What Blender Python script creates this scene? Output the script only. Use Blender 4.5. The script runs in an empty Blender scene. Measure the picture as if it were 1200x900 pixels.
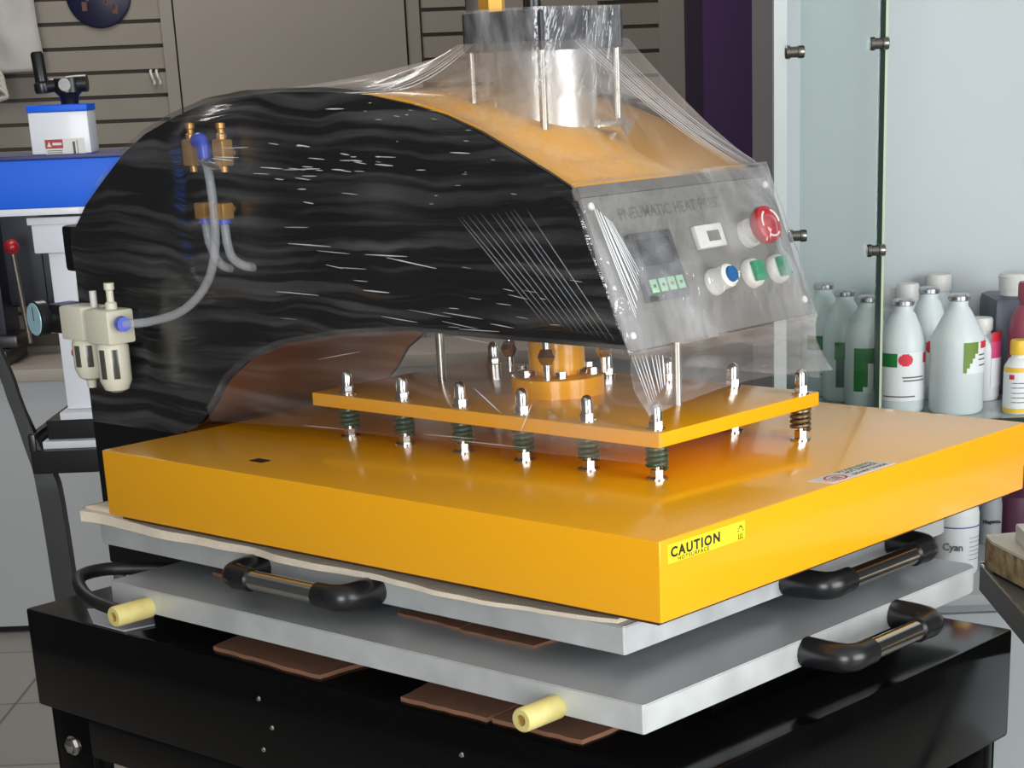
import bpy, bmesh, math, random
from mathutils import Vector, Matrix, noise
random.seed(7)
S = bpy.context.scene
COL = S.collection
PI = math.pi

# ------------------------------------------------------------------ camera
YAW, PITCH, ROLL = 0.7321, 0.3497, -0.0400
FPX, PPX, PPY = 2250.0, 664.5, 886.9
CAM = Vector((1.14139, -1.41578, 1.44444))
fw = Vector((-math.sin(YAW)*math.cos(PITCH), math.cos(YAW)*math.cos(PITCH), -math.sin(PITCH)))
r0 = Vector((math.cos(YAW), math.sin(YAW), 0)); u0 = r0.cross(fw)
rt = math.cos(ROLL)*r0 + math.sin(ROLL)*u0
up = -math.sin(ROLL)*r0 + math.cos(ROLL)*u0
cd = bpy.data.cameras.new('camera'); cam = bpy.data.objects.new('camera', cd); COL.objects.link(cam)
M = Matrix((rt, up, -fw)).transposed().to_4x4(); M.translation = CAM
cam.matrix_world = M
cd.sensor_width = 36; cd.lens = FPX/1200*36
cd.shift_x = -(PPX-600)/1200; cd.shift_y = (PPY-450)/1200
cd.clip_start = 0.05
S.camera = cam

# room frame: a = to the right, b = away from the camera, both on the ground
RV = Vector((math.cos(YAW), math.sin(YAW), 0)); GV = Vector((-math.sin(YAW), math.cos(YAW), 0))
C0 = Vector((CAM.x, CAM.y, 0))
RM = Matrix((RV, GV, Vector((0,0,1)))).transposed().to_4x4(); RM.translation = C0
def room(a, b, z): return C0 + RV*a + GV*b + Vector((0,0,z))
def bg(px, py, b):
    v = fw + (px-PPX)/FPX*rt - (py-PPY)/FPX*up
    t = b / v.dot(GV); p = CAM + v*t
    return (p-C0).dot(RV), p.z

# ------------------------------------------------------------------ world, lights, exposure
S.view_settings.view_transform = 'Standard'; S.view_settings.look = 'None'
S.view_settings.gamma = 1.0; S.view_settings.use_curve_mapping = False
S.view_settings.exposure = 0.0
w = bpy.data.worlds.new('daylight'); S.world = w; w.use_nodes = True
w.node_tree.nodes['Background'].inputs[0].default_value = (0.85, 0.93, 1.0, 1)
w.node_tree.nodes['Background'].inputs[1].default_value = 0.45
def area(name, loc, target, sx, sy, power, col=(1,1,1)):
    l = bpy.data.lights.new(name, 'AREA'); l.shape = 'RECTANGLE'; l.size = sx; l.size_y = sy
    l.energy = power; l.color = col
    o = bpy.data.objects.new(name, l); COL.objects.link(o); o.location = loc
    o.rotation_euler = (Vector(target)-Vector(loc)).to_track_quat('-Z', 'Y').to_euler()
    return o
# the shop's big street window on the right, plus added fill lamps behind the camera and overhead
area('shop_window_light', room(2.95, -0.3, 1.6), room(-0.2, 2.2, 1.0), 2.6, 2.2, 150, (0.95, 0.98, 1.0))
area('rear_fill_light', room(-0.6, -2.3, 1.5), room(-0.4, 2.2, 1.0), 1.8, 2.2, 138, (0.95, 0.98, 1.0))
area('overhead_fill_light', room(-1.1, 4.5, 2.92), room(-1.0, 4.4, 0), 1.4, 0.6, 24, (1.0, 0.96, 0.91))
S.cycles.transparent_max_bounces = 24
S.cycles.max_bounces = 8
S.cycles.caustics_reflective = False; S.cycles.caustics_refractive = False
S.cycles.use_denoising = True

# ------------------------------------------------------------------ materials
def lin(c):
    return tuple(((v/255)/12.92 if v/255 <= 0.04045 else ((v/255+0.055)/1.055)**2.4) for v in c)
def mat(name, rgb, rough=0.5, metal=0.0, spec=0.5, coat=0.0, var=0.0, vscale=8.0, bump=0.0, bscale=60.0,
        stretch=(1,1,1), rvar=0.0, alpha=1.0, trans=0.0, sss=0.0, emit=0):
    m = bpy.data.materials.new(name); m.use_nodes = True
    nt = m.node_tree; b = nt.nodes['Principled BSDF']
    c = lin(rgb)
    b.inputs['Base Color'].default_value = (*c, 1)
    b.inputs['Roughness'].default_value = rough; b.inputs['Metallic'].default_value = metal
    b.inputs['Specular IOR Level'].default_value = spec
    b.inputs['Coat Weight'].default_value = coat; b.inputs['Coat Roughness'].default_value = 0.06
    b.inputs['Alpha'].default_value = alpha
    b.inputs['Transmission Weight'].default_value = trans
    if sss: b.inputs['Subsurface Weight'].default_value = sss; b.inputs['Subsurface Radius'].default_value = (.01,.01,.01)
    if var or bump or rvar:
        tc = nt.nodes.new('ShaderNodeTexCoord'); mp = nt.nodes.new('ShaderNodeMapping')
        mp.inputs['Scale'].default_value = stretch
        nt.links.new(tc.outputs['Object'], mp.inputs[0])
        n = nt.nodes.new('ShaderNodeTexNoise'); n.inputs['Scale'].default_value = vscale; n.inputs['Detail'].default_value = 4
        nt.links.new(mp.outputs[0], n.inputs['Vector'])
        if var:
            r = nt.nodes.new('ShaderNodeMapRange'); r.inputs[1].default_value = .3; r.inputs[2].default_value = .7
            r.inputs[3].default_value = 1-var; r.inputs[4].default_value = 1+var
            nt.links.new(n.outputs[0], r.inputs[0])
            mx = nt.nodes.new('ShaderNodeVectorMath'); mx.operation = 'SCALE'; mx.inputs[0].default_value = c
            nt.links.new(r.outputs[0], mx.inputs['Scale']); nt.links.new(mx.outputs[0], b.inputs['Base Color'])
        if rvar:
            r2 = nt.nodes.new('ShaderNodeMapRange'); r2.inputs[1].default_value = .3; r2.inputs[2].default_value = .7
            r2.inputs[3].default_value = max(.02, rough-rvar); r2.inputs[4].default_value = rough+rvar
            nt.links.new(n.outputs[0], r2.inputs[0]); nt.links.new(r2.outputs[0], b.inputs['Roughness'])
        if bump:
            n2 = nt.nodes.new('ShaderNodeTexNoise'); n2.inputs['Scale'].default_value = bscale; n2.inputs['Detail'].default_value = 3
            nt.links.new(mp.outputs[0], n2.inputs['Vector'])
            bp = nt.nodes.new('ShaderNodeBump'); bp.inputs['Strength'].default_value = bump; bp.inputs['Distance'].default_value = .002
            nt.links.new(n2.outputs[0], bp.inputs['Height']); nt.links.new(bp.outputs[0], b.inputs['Normal'])
    return m

def film_mat(name, haze_lo, haze_hi, stretch, scale=1.0, bump=0.6, gloss=0.10, fine=2.2, rot=(0,0,0), refl=1.2, detail=2.0, thin=.35):
    """clear stretch wrap: see-through, shiny, with folds that run one way and layers that turn it milky"""
    m = bpy.data.materials.new(name); m.use_nodes = True; nt = m.node_tree; N = nt.nodes; L = nt.links
    N.clear()
    out = N.new('ShaderNodeOutputMaterial')
    tc = N.new('ShaderNodeTexCoord'); mr = N.new('ShaderNodeMapping'); mr.inputs['Rotation'].default_value = rot
    L.new(tc.outputs['Object'], mr.inputs[0])
    wob = N.new('ShaderNodeTexNoise'); wob.inputs['Scale'].default_value = 6
    L.new(mr.outputs[0], wob.inputs['Vector'])
    ad = N.new('ShaderNodeVectorMath'); ad.operation = 'MULTIPLY_ADD'
    ad.inputs[1].default_value = (.05,.05,.05)
    L.new(wob.outputs['Color'], ad.inputs[0]); L.new(mr.outputs[0], ad.inputs[2])
    mp = N.new('ShaderNodeMapping'); mp.inputs['Scale'].default_value = stretch
    L.new(ad.outputs[0], mp.inputs[0])
    n1 = N.new('ShaderNodeTexNoise'); n1.inputs['Scale'].default_value = scale; n1.inputs['Detail'].default_value = detail; n1.inputs['Roughness'].default_value = .55
    n2 = N.new('ShaderNodeTexNoise'); n2.inputs['Scale'].default_value = scale*fine; n2.inputs['Detail'].default_value = 3
    L.new(mp.outputs[0], n1.inputs['Vector']); L.new(mp.outputs[0], n2.inputs['Vector'])
    big = N.new('ShaderNodeTexNoise'); big.inputs['Scale'].default_value = 5
    L.new(mr.outputs[0], big.inputs['Vector'])
    rp = N.new('ShaderNodeMapRange'); rp.inputs[1].default_value = .46; rp.inputs[2].default_value = .72
    rp.inputs[3].default_value = haze_lo; rp.inputs[4].default_value = haze_hi
    L.new(n1.outputs[0], rp.inputs[0])
    rb = N.new('ShaderNodeMapRange'); rb.inputs[1].default_value = .35; rb.inputs[2].default_value = .65
    rb.inputs[3].default_value = .5; rb.inputs[4].default_value = 1.4
    L.new(big.outputs[0], rb.inputs[0])
    hz = N.new('ShaderNodeMath'); hz.operation = 'MULTIPLY'; hz.use_clamp = True
    L.new(rp.outputs[0], hz.inputs[0]); L.new(rb.outputs[0], hz.inputs[1])
    sm = N.new('ShaderNodeMath'); sm.operation = 'ADD'
    L.new(n1.outputs[0], sm.inputs[0]); L.new(n2.outputs[0], sm.inputs[1])
    bp = N.new('ShaderNodeBump'); bp.inputs['Strength'].default_value = bump; bp.inputs['Distance'].default_value = .012
    L.new(sm.outputs[0], bp.inputs['Height'])
    tr = N.new('ShaderNodeBsdfTransparent')
    gl = N.new('ShaderNodeBsdfGlossy'); gl.inputs['Roughness'].default_value = gloss
    L.new(bp.outputs[0], gl.inputs['Normal'])
    ge = N.new('ShaderNodeNewGeometry'); dt = N.new('ShaderNodeVectorMath'); dt.operation = 'DOT_PRODUCT'
    L.new(ge.outputs['Incoming'], dt.inputs[0]); L.new(ge.outputs['Normal'], dt.inputs[1])
    def mth(op, a, b=None):
        q = N.new('ShaderNodeMath'); q.operation = op; q.use_clamp = False
        for i, v in enumerate((a, b)):
            if v is None: continue
            if isinstance(v, (int, float)): q.inputs[i].default_value = v
            else: L.new(v, q.inputs[i])
        return q.outputs[0]
    ab = mth('ABSOLUTE', dt.outputs['Value']); sch = mth('ADD', mth('MULTIPLY', mth('POWER', mth('SUBTRACT', 1.0, ab), 5.0), .92), .07)
    fs = N.new('ShaderNodeMath'); fs.operation = 'MULTIPLY'; fs.inputs[1].default_value = refl; fs.use_clamp = True
    L.new(sch, fs.inputs[0])
    df = N.new('ShaderNodeBsdfDiffuse'); df.inputs[0].default_value = (.85,.85,.87,1)
    tl = N.new('ShaderNodeBsdfTranslucent'); tl.inputs[0].default_value = (.85,.85,.87,1)
    dm = N.new('ShaderNodeMixShader'); dm.inputs[0].default_value = thin
    L.new(df.outputs[0], dm.inputs[1]); L.new(tl.outputs[0], dm.inputs[2])
    m1 = N.new('ShaderNodeMixShader'); L.new(hz.outputs[0], m1.inputs[0]); L.new(tr.outputs[0], m1.inputs[1]); L.new(dm.outputs[0], m1.inputs[2])
    m2 = N.new('ShaderNodeMixShader'); L.new(fs.outputs[0], m2.inputs[0]); L.new(m1.outputs[0], m2.inputs[1]); L.new(gl.outputs[0], m2.inputs[2])
    L.new(m2.outputs[0], out.inputs[0])
    return m

ORANGE = mat('orange_enamel', (240,168,22), .22, coat=.35, bump=.05, bscale=220)
BLACKP = mat('black_enamel', (5,5,6), .12, spec=.28, rvar=.05, vscale=12)
BLACKS = mat('black_sheet_metal', (13,13,15), .35)
BLACKR = mat('black_plastic', (26,26,28), .3)
CHROME = mat('bright_steel', (214,212,208), .16, metal=1)
STEEL = mat('brushed_steel', (176,170,160), .3, metal=1, var=.1, vscale=30, stretch=(1,1,.05))
ALU = mat('cast_aluminium', (196,198,197), .45, metal=.3, var=.12, vscale=14, bump=.25, bscale=40, rvar=.1)
ALUTOP = mat('milled_aluminium', (178,181,184), .38, metal=.5, var=.07, vscale=7, rvar=.1)
BARREL = mat('satin_cylinder_metal', (205,203,198), .33, metal=.95, var=.06, vscale=20, stretch=(1,1,.2))
CAPM = mat('dark_cast_metal', (62,62,66), .4, metal=.3)
GREYP = mat('grey_panel_paint', (116,114,109), .4)
GREYD = mat('dark_grey_trim', (98,94,90), .45)
SPRING = mat('green_spring_paint', (22,70,52), .35, coat=.2)
SPRINGB = mat('bare_spring_steel', (120,105,78), .35, metal=.7)
BRASS = mat('brass', (196,148,82), .35, metal=.6)
BLUEP = mat('blue_plastic', (32,62,190), .3)
REDP = mat('red_plastic', (164,24,40), .3, coat=.3)
GREENP = mat('green_plastic', (20,138,96), .3, coat=.3)
MINT = mat('mint_key', (150,196,160), .5)
WHITEP = mat('white_plastic', (214,213,208), .4)
IVORY = mat('ivory_plastic', (214,210,190), .4)
LCD = mat('dark_display', (52,54,58), .2, coat=.4)
CLEAR = mat('clear_tube', (205,208,212), .12, alpha=.3)
DARKW = mat('dark_window', (72,72,66), .2)
FELT = mat('cream_felt', (228,214,192), .95, var=.05, vscale=40, bump=.5, bscale=300)
CARD = mat('brown_cardboard', (132,92,70), .9, var=.12, vscale=30, bump=.2, bscale=120)
RUBBER = mat('yellowed_rubber', (206,192,122), .5, sss=.15, var=.08, vscale=60)
CABLE = mat('black_cable', (18,18,20), .45)
PAPERW = mat('white_sticker', (224,216,208), .6)
YELS = mat('yellow_sticker', (255,228,40), .5)
INK = mat('black_ink', (30,24,16), .7)
REDI = mat('red_ink', (190,60,60), .7)
GRNI = mat('green_ink', (60,110,50), .7)
GREYI = mat('grey_ink', (92,90,86), .7)
WALLP = mat('taupe_wall_paint', (146,138,130), .8, var=.03, vscale=3)
SLAT = mat('taupe_slat_board', (138,130,120), .7, var=.03, vscale=5)
GROOVE = mat('dark_groove_core', (92,82,74), .9)
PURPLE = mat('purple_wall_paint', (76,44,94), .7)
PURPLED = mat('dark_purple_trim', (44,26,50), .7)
WHITEW = mat('white_wall_paint', (180,186,188), .55, var=.02, vscale=2)
POSTG = mat('shaded_side_panel', (132,132,136), .6)
FLOORM = None
CEIL = mat('white_ceiling', (215,213,208), .9)
GREYW = mat('grey_wall', (120,120,120), .9)
GREYW2 = mat('dark_grey_wall', (74,74,76), .9)
WHITEM = mat('white_powder_coat', (226,228,234), .35, coat=.2)
BLUEM = mat('blue_powder_coat', (6,98,226), .45, spec=.3)
BLUED = mat('navy_edge', (8,18,96), .4)
NAVY = mat('navy_black_plastic', (16,18,34), .45)
CLOTH = mat('white_fabric', (176,172,168), .95, var=.05, vscale=20, bump=.4, bscale=80)
GLASSE = mat('dark_green_glass_edge', (34,52,46), .15, coat=.5)
GLASSL = mat('pale_green_glass_edge', (188,200,172), .25)
BOTT = mat('milky_bottle_plastic', (206,214,214), .38, sss=.2)
FOIL = mat('silver_foil_cap', (196,196,200), .25, metal=.9)
LABG = mat('green_label_print', (24,112,48), .5)
LABR = mat('red_label_print', (206,38,58), .5)
LABW = mat('white_label_paper', (222,226,226), .5)
LABL = mat('lime_label_print', (104,132,40), .5)
LABP = mat('magenta_label_print', (206,70,120), .5)
INKB = mat('black_ink_bottle', (72,78,92), .4)
INKM = mat('magenta_ink_bottle', (150,72,90), .4)
INKY = mat('yellow_ink_cap', (232,190,60), .4)
INKD = mat('maroon_ink_bottle', (92,50,70), .45)
GREYBX = mat('grey_bottle_body', (110,116,124), .45)
STEELT = mat('grey_steel_tray', (96,96,96), .45, metal=.3)
WOODTOP = mat('pale_laminate', (206,198,184), .5)
CHIP = mat('chipboard_core', (146,124,90), .9, var=.55, vscale=60, bump=.4, bscale=120)

# ------------------------------------------------------------------ mesh helpers
class MB:
    def __init__(s): s.bm = bmesh.new(); s.mi = 0
    def _fin(s, geom_faces, smooth):
        for f in geom_faces: f.material_index = s.mi; f.smooth = smooth
    def box(s, lo, hi, bev=0.0, mtx=None, seg=2):
        b = bmesh.new(); bmesh.ops.create_cube(b, size=1)
        lo = Vector(lo); hi = Vector(hi); c = (lo+hi)/2; d = hi-lo
        for v in b.verts: v.co = Vector((v.co.x*d.x, v.co.y*d.y, v.co.z*d.z)) + c
        if bev > 0: bmesh.ops.bevel(b, geom=b.edges[:], offset=bev, segments=seg, affect='EDGES', profile=.6)
        return s.merge(b, mtx, bev > 0)
    def merge(s, b, mtx=None, smooth=False):
        if mtx is not None: bmesh.ops.transform(b, matrix=mtx, verts=b.verts)
        vm = {v: s.bm.verts.new(v.co) for v in b.verts}
        fs = []
        for f in b.faces:
            try: nf = s.bm.faces.new([vm[v] for v in f.verts])
            except ValueError: continue
            fs.append(nf)
        s._fin(fs, smooth); b.free(); return s
    def lathe(s, prof, p0=(0,0,0), axis=(0,0,1), seg=24, smooth=True, cap=True):
        """prof: list of (radius, height along axis)"""
        ax = Vector(axis).normalized(); q = ax.to_track_quat('Z', 'Y').to_matrix(); p0 = Vector(p0)
        rings = []
        for r, h in prof:
            if r <= 1e-6: rings.append([s.bm.verts.new(p0 + ax*h)]); continue
            rings.append([s.bm.verts.new(p0 + q @ Vector((r*math.cos(2*PI*k/seg), r*math.sin(2*PI*k/seg), h))) for k in range(seg)])
        fs = []
        for A, B in zip(rings, rings[1:]):
            if len(A) == 1 and len(B) == 1: continue
            for k in range(seg):
                j = (k+1) % seg
                if len(A) == 1: fs.append(s.bm.faces.new((A[0], B[j], B[k])) if False else s.bm.faces.new((A[0], B[k], B[j])))
                elif len(B) == 1: fs.append(s.bm.faces.new((A[k], A[j], B[0])))
                else: fs.append(s.bm.faces.new((A[k], A[j], B[j], B[k])))
        if cap:
            if len(rings[0]) > 1: fs.append(s.bm.faces.new(rings[0][::-1]))
            if len(rings[-1]) > 1: fs.append(s.bm.faces.new(rings[-1]))
        s._fin(fs, smooth); return s
    def cyl(s, p0, p1, r, seg=20, r2=None, smooth=True):
        p0 = Vector(p0); p1 = Vector(p1); h = (p1-p0).length
        return s.lathe([(r,0),(r if r2 is None else r2,h)], p0, p1-p0, seg, smooth)
    def tube(s, pts, r, seg=10, rad=None, flat=1.0):
        pts = [Vector(p) for p in pts]; n = len(pts); rings = []
        prev = None
        for i, p in enumerate(pts):
            t = (pts[min(i+1,n-1)] - pts[max(i-1,0)]).normalized()
            if prev is None:
                a = Vector((0,0,1)) if abs(t.z) < .9 else Vector((1,0,0))
                nx = t.cross(a).normalized()
            else:
                nx = (prev - t*prev.dot(t)).normalized()
            prev = nx; ny = t.cross(nx)
            rr = r if rad is None else rad[i]
            rings.append([s.bm.verts.new(p + rr*(math.cos(2*PI*k/seg)*nx + flat*math.sin(2*PI*k/seg)*ny)) for k in range(seg)])
        fs = []
        for A, B in zip(rings, rings[1:]):
            for k in range(seg):
                j = (k+1) % seg; fs.append(s.bm.faces.new((A[k], A[j], B[j], B[k])))
        fs.append(s.bm.faces.new(rings[0][::-1])); fs.append(s.bm.faces.new(rings[-1]))
        s._fin(fs, True); return s
    def prism(s, poly, off, bev=0, smooth=False):
        """poly: 3D points of a planar outline; off: extrusion vector"""
        b = bmesh.new(); off = Vector(off)
        A = [b.verts.new(Vector(p)) for p in poly]; B = [b.verts.new(Vector(p)+off) for p in poly]
        n = len(A)
        b.faces.new(A[::-1]); b.faces.new(B)
        for k in range(n): b.faces.new((A[k], A[(k+1)%n], B[(k+1)%n], B[k]))
        if bev: bmesh.ops.bevel(b, geom=b.edges[:], offset=bev, segments=2, affect='EDGES')
        return s.merge(b, None, smooth)
    def grid(s, rows, smooth=True, thick=0):
        V = [[s.bm.verts.new(Vector(p)) for p in r] for r in rows]; fs = []
        for A, B in zip(V, V[1:]):
            for k in range(len(A)-1): fs.append(s.bm.faces.new((A[k], A[k+1], B[k+1], B[k])))
        s._fin(fs, smooth); return s
    def m(s, i): s.mi = i; return s
    def build(s, name, mats, parent=None, origin=None, auto=True):
        bm = s.bm
        bmesh.ops.recalc_face_normals(bm, faces=bm.faces[:])
        if origin is None:
            xs = [v.co for v in bm.verts]
            lo = Vector((min(v.x for v in xs), min(v.y for v in xs), min(v.z for v in xs)))
            hi = Vector((max(v.x for v in xs), max(v.y for v in xs), max(v.z for v in xs)))
            origin = Vector(((lo.x+hi.x)/2, (lo.y+hi.y)/2, lo.z))
        origin = Vector(origin)
        for v in bm.verts: v.co -= origin
        me = bpy.data.meshes.new(name); bm.to_mesh(me); bm.free()
        if not isinstance(mats, (list, tuple)): mats = [mats]
        for mm in mats: me.materials.append(mm)
        if auto:
            try: me.set_sharp_from_angle(angle=math.radians(38))
            except Exception: pass
        o = bpy.data.objects.new(name, me); COL.objects.link(o)
        o.location = origin
        if parent is not None:
            po = parent; off = Vector(po.location)
            while po.parent is not None: po = po.parent; off += Vector(po.location)
            o.parent = parent; o.location = origin - off
        return o
def empty(name, loc, label=None, cat=None, group=None):
    o = bpy.data.objects.new(name, None); o.empty_display_size = .05; COL.objects.link(o); o.location = loc
    tag(o, label, cat, group); return o
def tag(o, label=None, cat=None, group=None, kind=None):
    if label: o['label'] = label
    if cat: o['category'] = cat
    if group: o['group'] = group
    if kind: o['kind'] = kind
    return o
def struct(o): o['kind'] = 'structure'; return o
def copy_tree(o, dloc, label, group=None):
    r = o.copy(); COL.objects.link(r); r.location = Vector(o.location) + Vector(dloc); r['label'] = label
    for ch in list(o.children):
        c = ch.copy(); COL.objects.link(c); c.parent = r
        for g in list(ch.children):
            d = g.copy(); COL.objects.link(d); d.parent = c
    return r
def text_bm(s, txt, size, mtx, depth=.0004, sx=1.0, bold=0.0, align='LEFT', gap=1.0):
    """lettering as raised mesh, laid in the XY plane of mtx"""
    cu = bpy.data.curves.new('lettering', 'FONT'); cu.body = txt; cu.size = size; cu.extrude = depth; cu.offset = bold
    cu.align_x = align; cu.space_character = gap; cu.resolution_u = 3
    ob = bpy.data.objects.new('lettering', cu); COL.objects.link(ob)
    dg = bpy.context.evaluated_depsgraph_get()
    me = bpy.data.meshes.new_from_object(ob.evaluated_get(dg))
    b = bmesh.new(); b.from_mesh(me)
    bmesh.ops.transform(b, matrix=mtx @ Matrix.Diagonal((sx,1,1,1)), verts=b.verts)
    s.merge(b)
    bpy.data.objects.remove(ob); bpy.data.curves.remove(cu); bpy.data.meshes.remove(me)
def frame(o, x, y):
    """4x4 matrix with origin o, X axis x, Y axis y"""
    x = Vector(x).normalized(); y = Vector(y); z = x.cross(y).normalized(); y = z.cross(x)
    m = Matrix((x, y, z)).transposed().to_4x4(); m.translation = Vector(o); return m
def spline(pts, n=8):
    P = [Vector(p) for p in pts]; P = [2*P[0]-P[1]] + P + [2*P[-1]-P[-2]]; out = []
    for i in range(1, len(P)-2):
        for k in range(n):
            t = k/n; a, b, c, d = P[i-1:i+3]
            out.append(.5*((2*b) + (c-a)*t + (2*a-5*b+4*c-d)*t*t + (3*b-a-3*c+d)*t**3))
    out.append(P[-2]); return out
def interp(tab, x):
    if x <= tab[0][0]: return tab[0][1]
    for (x0, y0), (x1, y1) in zip(tab, tab[1:]):
        if x <= x1: return y0 + (y1-y0)*(x-x0)/(x1-x0)
    return tab[-1][1]

# ================================================================== ROOM
def floor_mat():
    m = bpy.data.materials.new('floor_tiles'); m.use_nodes = True; nt = m.node_tree; b = nt.nodes['Principled BSDF']
    tc = nt.nodes.new('ShaderNodeTexCoord'); br = nt.nodes.new('ShaderNodeTexBrick')
    br.offset = 0; br.inputs['Scale'].default_value = 1; br.inputs['Mortar Size'].default_value = .004
    br.inputs['Brick Width'].default_value = .45; br.inputs['Row Height'].default_value = .45
    br.inputs['Color1'].default_value = (*lin((150,146,139)),1); br.inputs['Color2'].default_value = (*lin((145,141,135)),1)
    br.inputs['Mortar'].default_value = (*lin((92,88,84)),1)
    nt.links.new(tc.outputs['Object'], br.inputs['Vector']); nt.links.new(br.outputs['Color'], b.inputs['Base Color'])
    b.inputs['Roughness'].default_value = .3
    return m
def rbox(mb, a0, a1, b0, b1, z0, z1, bev=0): return mb.box((a0,b0,z0), (a1,b1,z1), bev, RM)
A0, A1, B0, B1, H = -3.2, 3.2, -2.6, 5.6, 3.0
def rstruct(name, boxes, mats):
    mb = MB()
    for bx in boxes:
        mb.m(bx[6] if len(bx) > 6 else 0); rbox(mb, *bx[:6])
    b = mb.build(name, mats); struct(b); return b
fl = MB().box((A0,B0,-.1), (A1,B1+.15,0)).build('floor', floor_mat(), origin=(0,0,0)); fl.matrix_world = RM; struct(fl)
rstruct('ceiling', [(A0,A1,B0,B1+.15,H,H+.1)], CEIL)
rstruct('wall_left', [(A0-.1,A0,B0,B1+.15,0,H)], GREYW2)
# right side wall with the street-window opening, rear wall with the door opening
rstruct('wall_right', [(A1,A1+.1,B0,-2.0,0,H), (A1,A1+.1,1.4,B1+.15,0,H), (A1,A1+.1,-2.0,1.4,0,.3), (A1,A1+.1,-2.0,1.4,2.75,H)], GREYW2)
rstruct('wall_rear', [(A0,-1.4,B0-.1,B0,0,H), (.6,A1,B0-.1,B0,0,H), (-1.4,.6,B0-.1,B0,2.7,H)], GREYW)
# back wall: slatted display boards between plain wardrobe-like panels
def aw(px, py=0): return bg(px, py, 5.6)[0]
boxes = [(A0,A1,5.62,5.75,0,H,0)]
x_sl0, x_sl1, x_fr1 = A0, aw(190,20), aw(205,0)
pitch = .0635
def slats(a0, a1, zoff):
    z = .72 + zoff
    while z < H-.05:
        boxes.append((a0,a1,5.585,5.62,z+.010,min(z+pitch,H),1)); z += pitch
    boxes.append((a0,a1,5.605,5.62,.72,H,2))
slats(x_sl0, x_sl1, .026); slats(aw(493), aw(545), .026); slats(aw(700), aw(771), .026)
boxes += [(x_sl1, x_fr1-.006, 5.572,5.62,0,H,0), (x_fr1, aw(474), 5.565,5.62,0,H,0), (aw(476), aw(491),5.575,5.62,0,H,1), (aw(771), aw(806),5.57,5.62,0,H,0)]
rstruct('wall_back', boxes, [WALLP, SLAT, GROOVE])
rstruct('trim_1', [(x_fr1-.006, x_fr1, 5.60,5.62,0,H)], BLACKS)
# purple pillar at the end of the slatted wall
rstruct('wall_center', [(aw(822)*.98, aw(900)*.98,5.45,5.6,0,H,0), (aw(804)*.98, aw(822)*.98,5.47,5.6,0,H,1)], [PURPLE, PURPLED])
# white display wall on the right, shade of its side panel painted grey
AB = 3.67
a_p0 = bg(907,100,3.4)[0]; a_p1 = bg(925,100,3.4)[0]
rstruct('wall_front', [(a_p1-.004, 2.3, AB, AB+.06, 0, H)], WHITEW)
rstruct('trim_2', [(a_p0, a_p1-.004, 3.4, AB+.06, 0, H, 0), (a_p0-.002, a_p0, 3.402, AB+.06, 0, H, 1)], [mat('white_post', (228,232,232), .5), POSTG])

# low white counter under the slatted wall
ct = empty('low_counter', room(-1.2,5.3,0), 'long low white counter running under the slatted wall, behind the machines', 'counter')
c1 = aw(905)*5.14/5.6
rbox(MB(), -2.6, c1, 5.14, 5.44, .02, .69).build('counter_body', mat('counter_white', (176,178,180), .5), ct)
rbox(MB(), -2.6, c1, 5.12, 5.445, .69, .722, .003).build('counter_top', [mat('counter_top_taupe', (168,158,148), .4)], ct)
rbox(MB(), -2.6, c1, 5.16, 5.42, 0.0, .02).build('plinth', BLACKS, ct)

# ================================================================== CART (black stand)
CX0, CX1, CY0, CY1, CZ = -1.074, .057, -.031, .607, .7735
CB = .6362
cart = empty('machine_stand', ((CX0+CX1)/2, (CY0+CY1)/2, 0), 'glossy black steel stand carrying the orange press and its trays', 'stand')
mb = MB(); mb.box((CX0,CY0,CB), (CX1,CY1,CZ), .005)
mb.build('stand_top', BLACKP, cart)
mb = MB()
for (x0,x1,y0,y1) in ((CX0+.03,CX1-.06,CY0+.012,CY0+.05),(CX0+.03,CX1-.06,CY1-.05,CY1-.012)):
    mb.box((x0,y0,CB-.06),(x1,y1,CB),.002)
for (x0,x1) in ((CX0+.02,CX0+.058),(CX1-.07,CX1-.03)): mb.box((x0,CY0+.05,CB-.06),(x1,CY1-.05,CB),.002)
mb.build('frame_rail', BLACKP, cart)
for (x,y,sx,sy) in ((CX0+.012,CY0+.012,1,1),(CX1-.012,CY0+.012,-1,1),(CX0+.012,CY1-.012,1,-1),(CX1-.012,CY1-.012,-1,-1)):
    mb = MB()
    mb.box((min(x,x+sx*.085),min(y,y+sy*.006),.09),(max(x,x+sx*.085),max(y,y+sy*.006),CB),.001)
    mb.box((min(x,x+sx*.006),min(y,y+sy*.085),.09),(max(x,x+sx*.006),max(y,y+sy*.085),CB),.001)
    lg = mb.build('leg', BLACKP, cart)
    MB().lathe([(.0,0),(.03,0),(.034,.01),(.03,.05),(.012,.06),(.012,.09)], (x+sx*.03,y+sy*.03,0)).build('foot', BLACKR, lg)
    for dz in (.0, .09):
        mb = MB(); xx = x+sx*.042; zz = CB-.052-dz
        yo = y if sy > 0 else y; dv = -1 if sy > 0 else 1
        mb.lathe([(0,0),(.014,0),(.014,.002),(.0,.002)], (xx,yo,zz), (0,dv,0))
        mb.lathe([(.0105,.002),(.0105,.008),(.008,.0095),(0,.0095)], (xx,yo,zz), (0,dv,0), 6, False)
        mb.build('frame_bolt', CHROME, lg)
for (x,z) in ((-.596,.735),(-.576,.702),(-.596,.67),(-.257,.735),(-.237,.702)):
    MB().lathe([(0,.0018),(.0025,.0015),(.0034,0),(0,0)][::-1], (x,CY0,z), (0,-1,0), 10).build('screw', CHROME, cart)
# rails under the lower tray
for x in (-.80,-.10):
    MB().box((x-.03,.175,CZ),(x+.03,.58,.8102),.003).build('tray_rail', BLACKS, cart)

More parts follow.
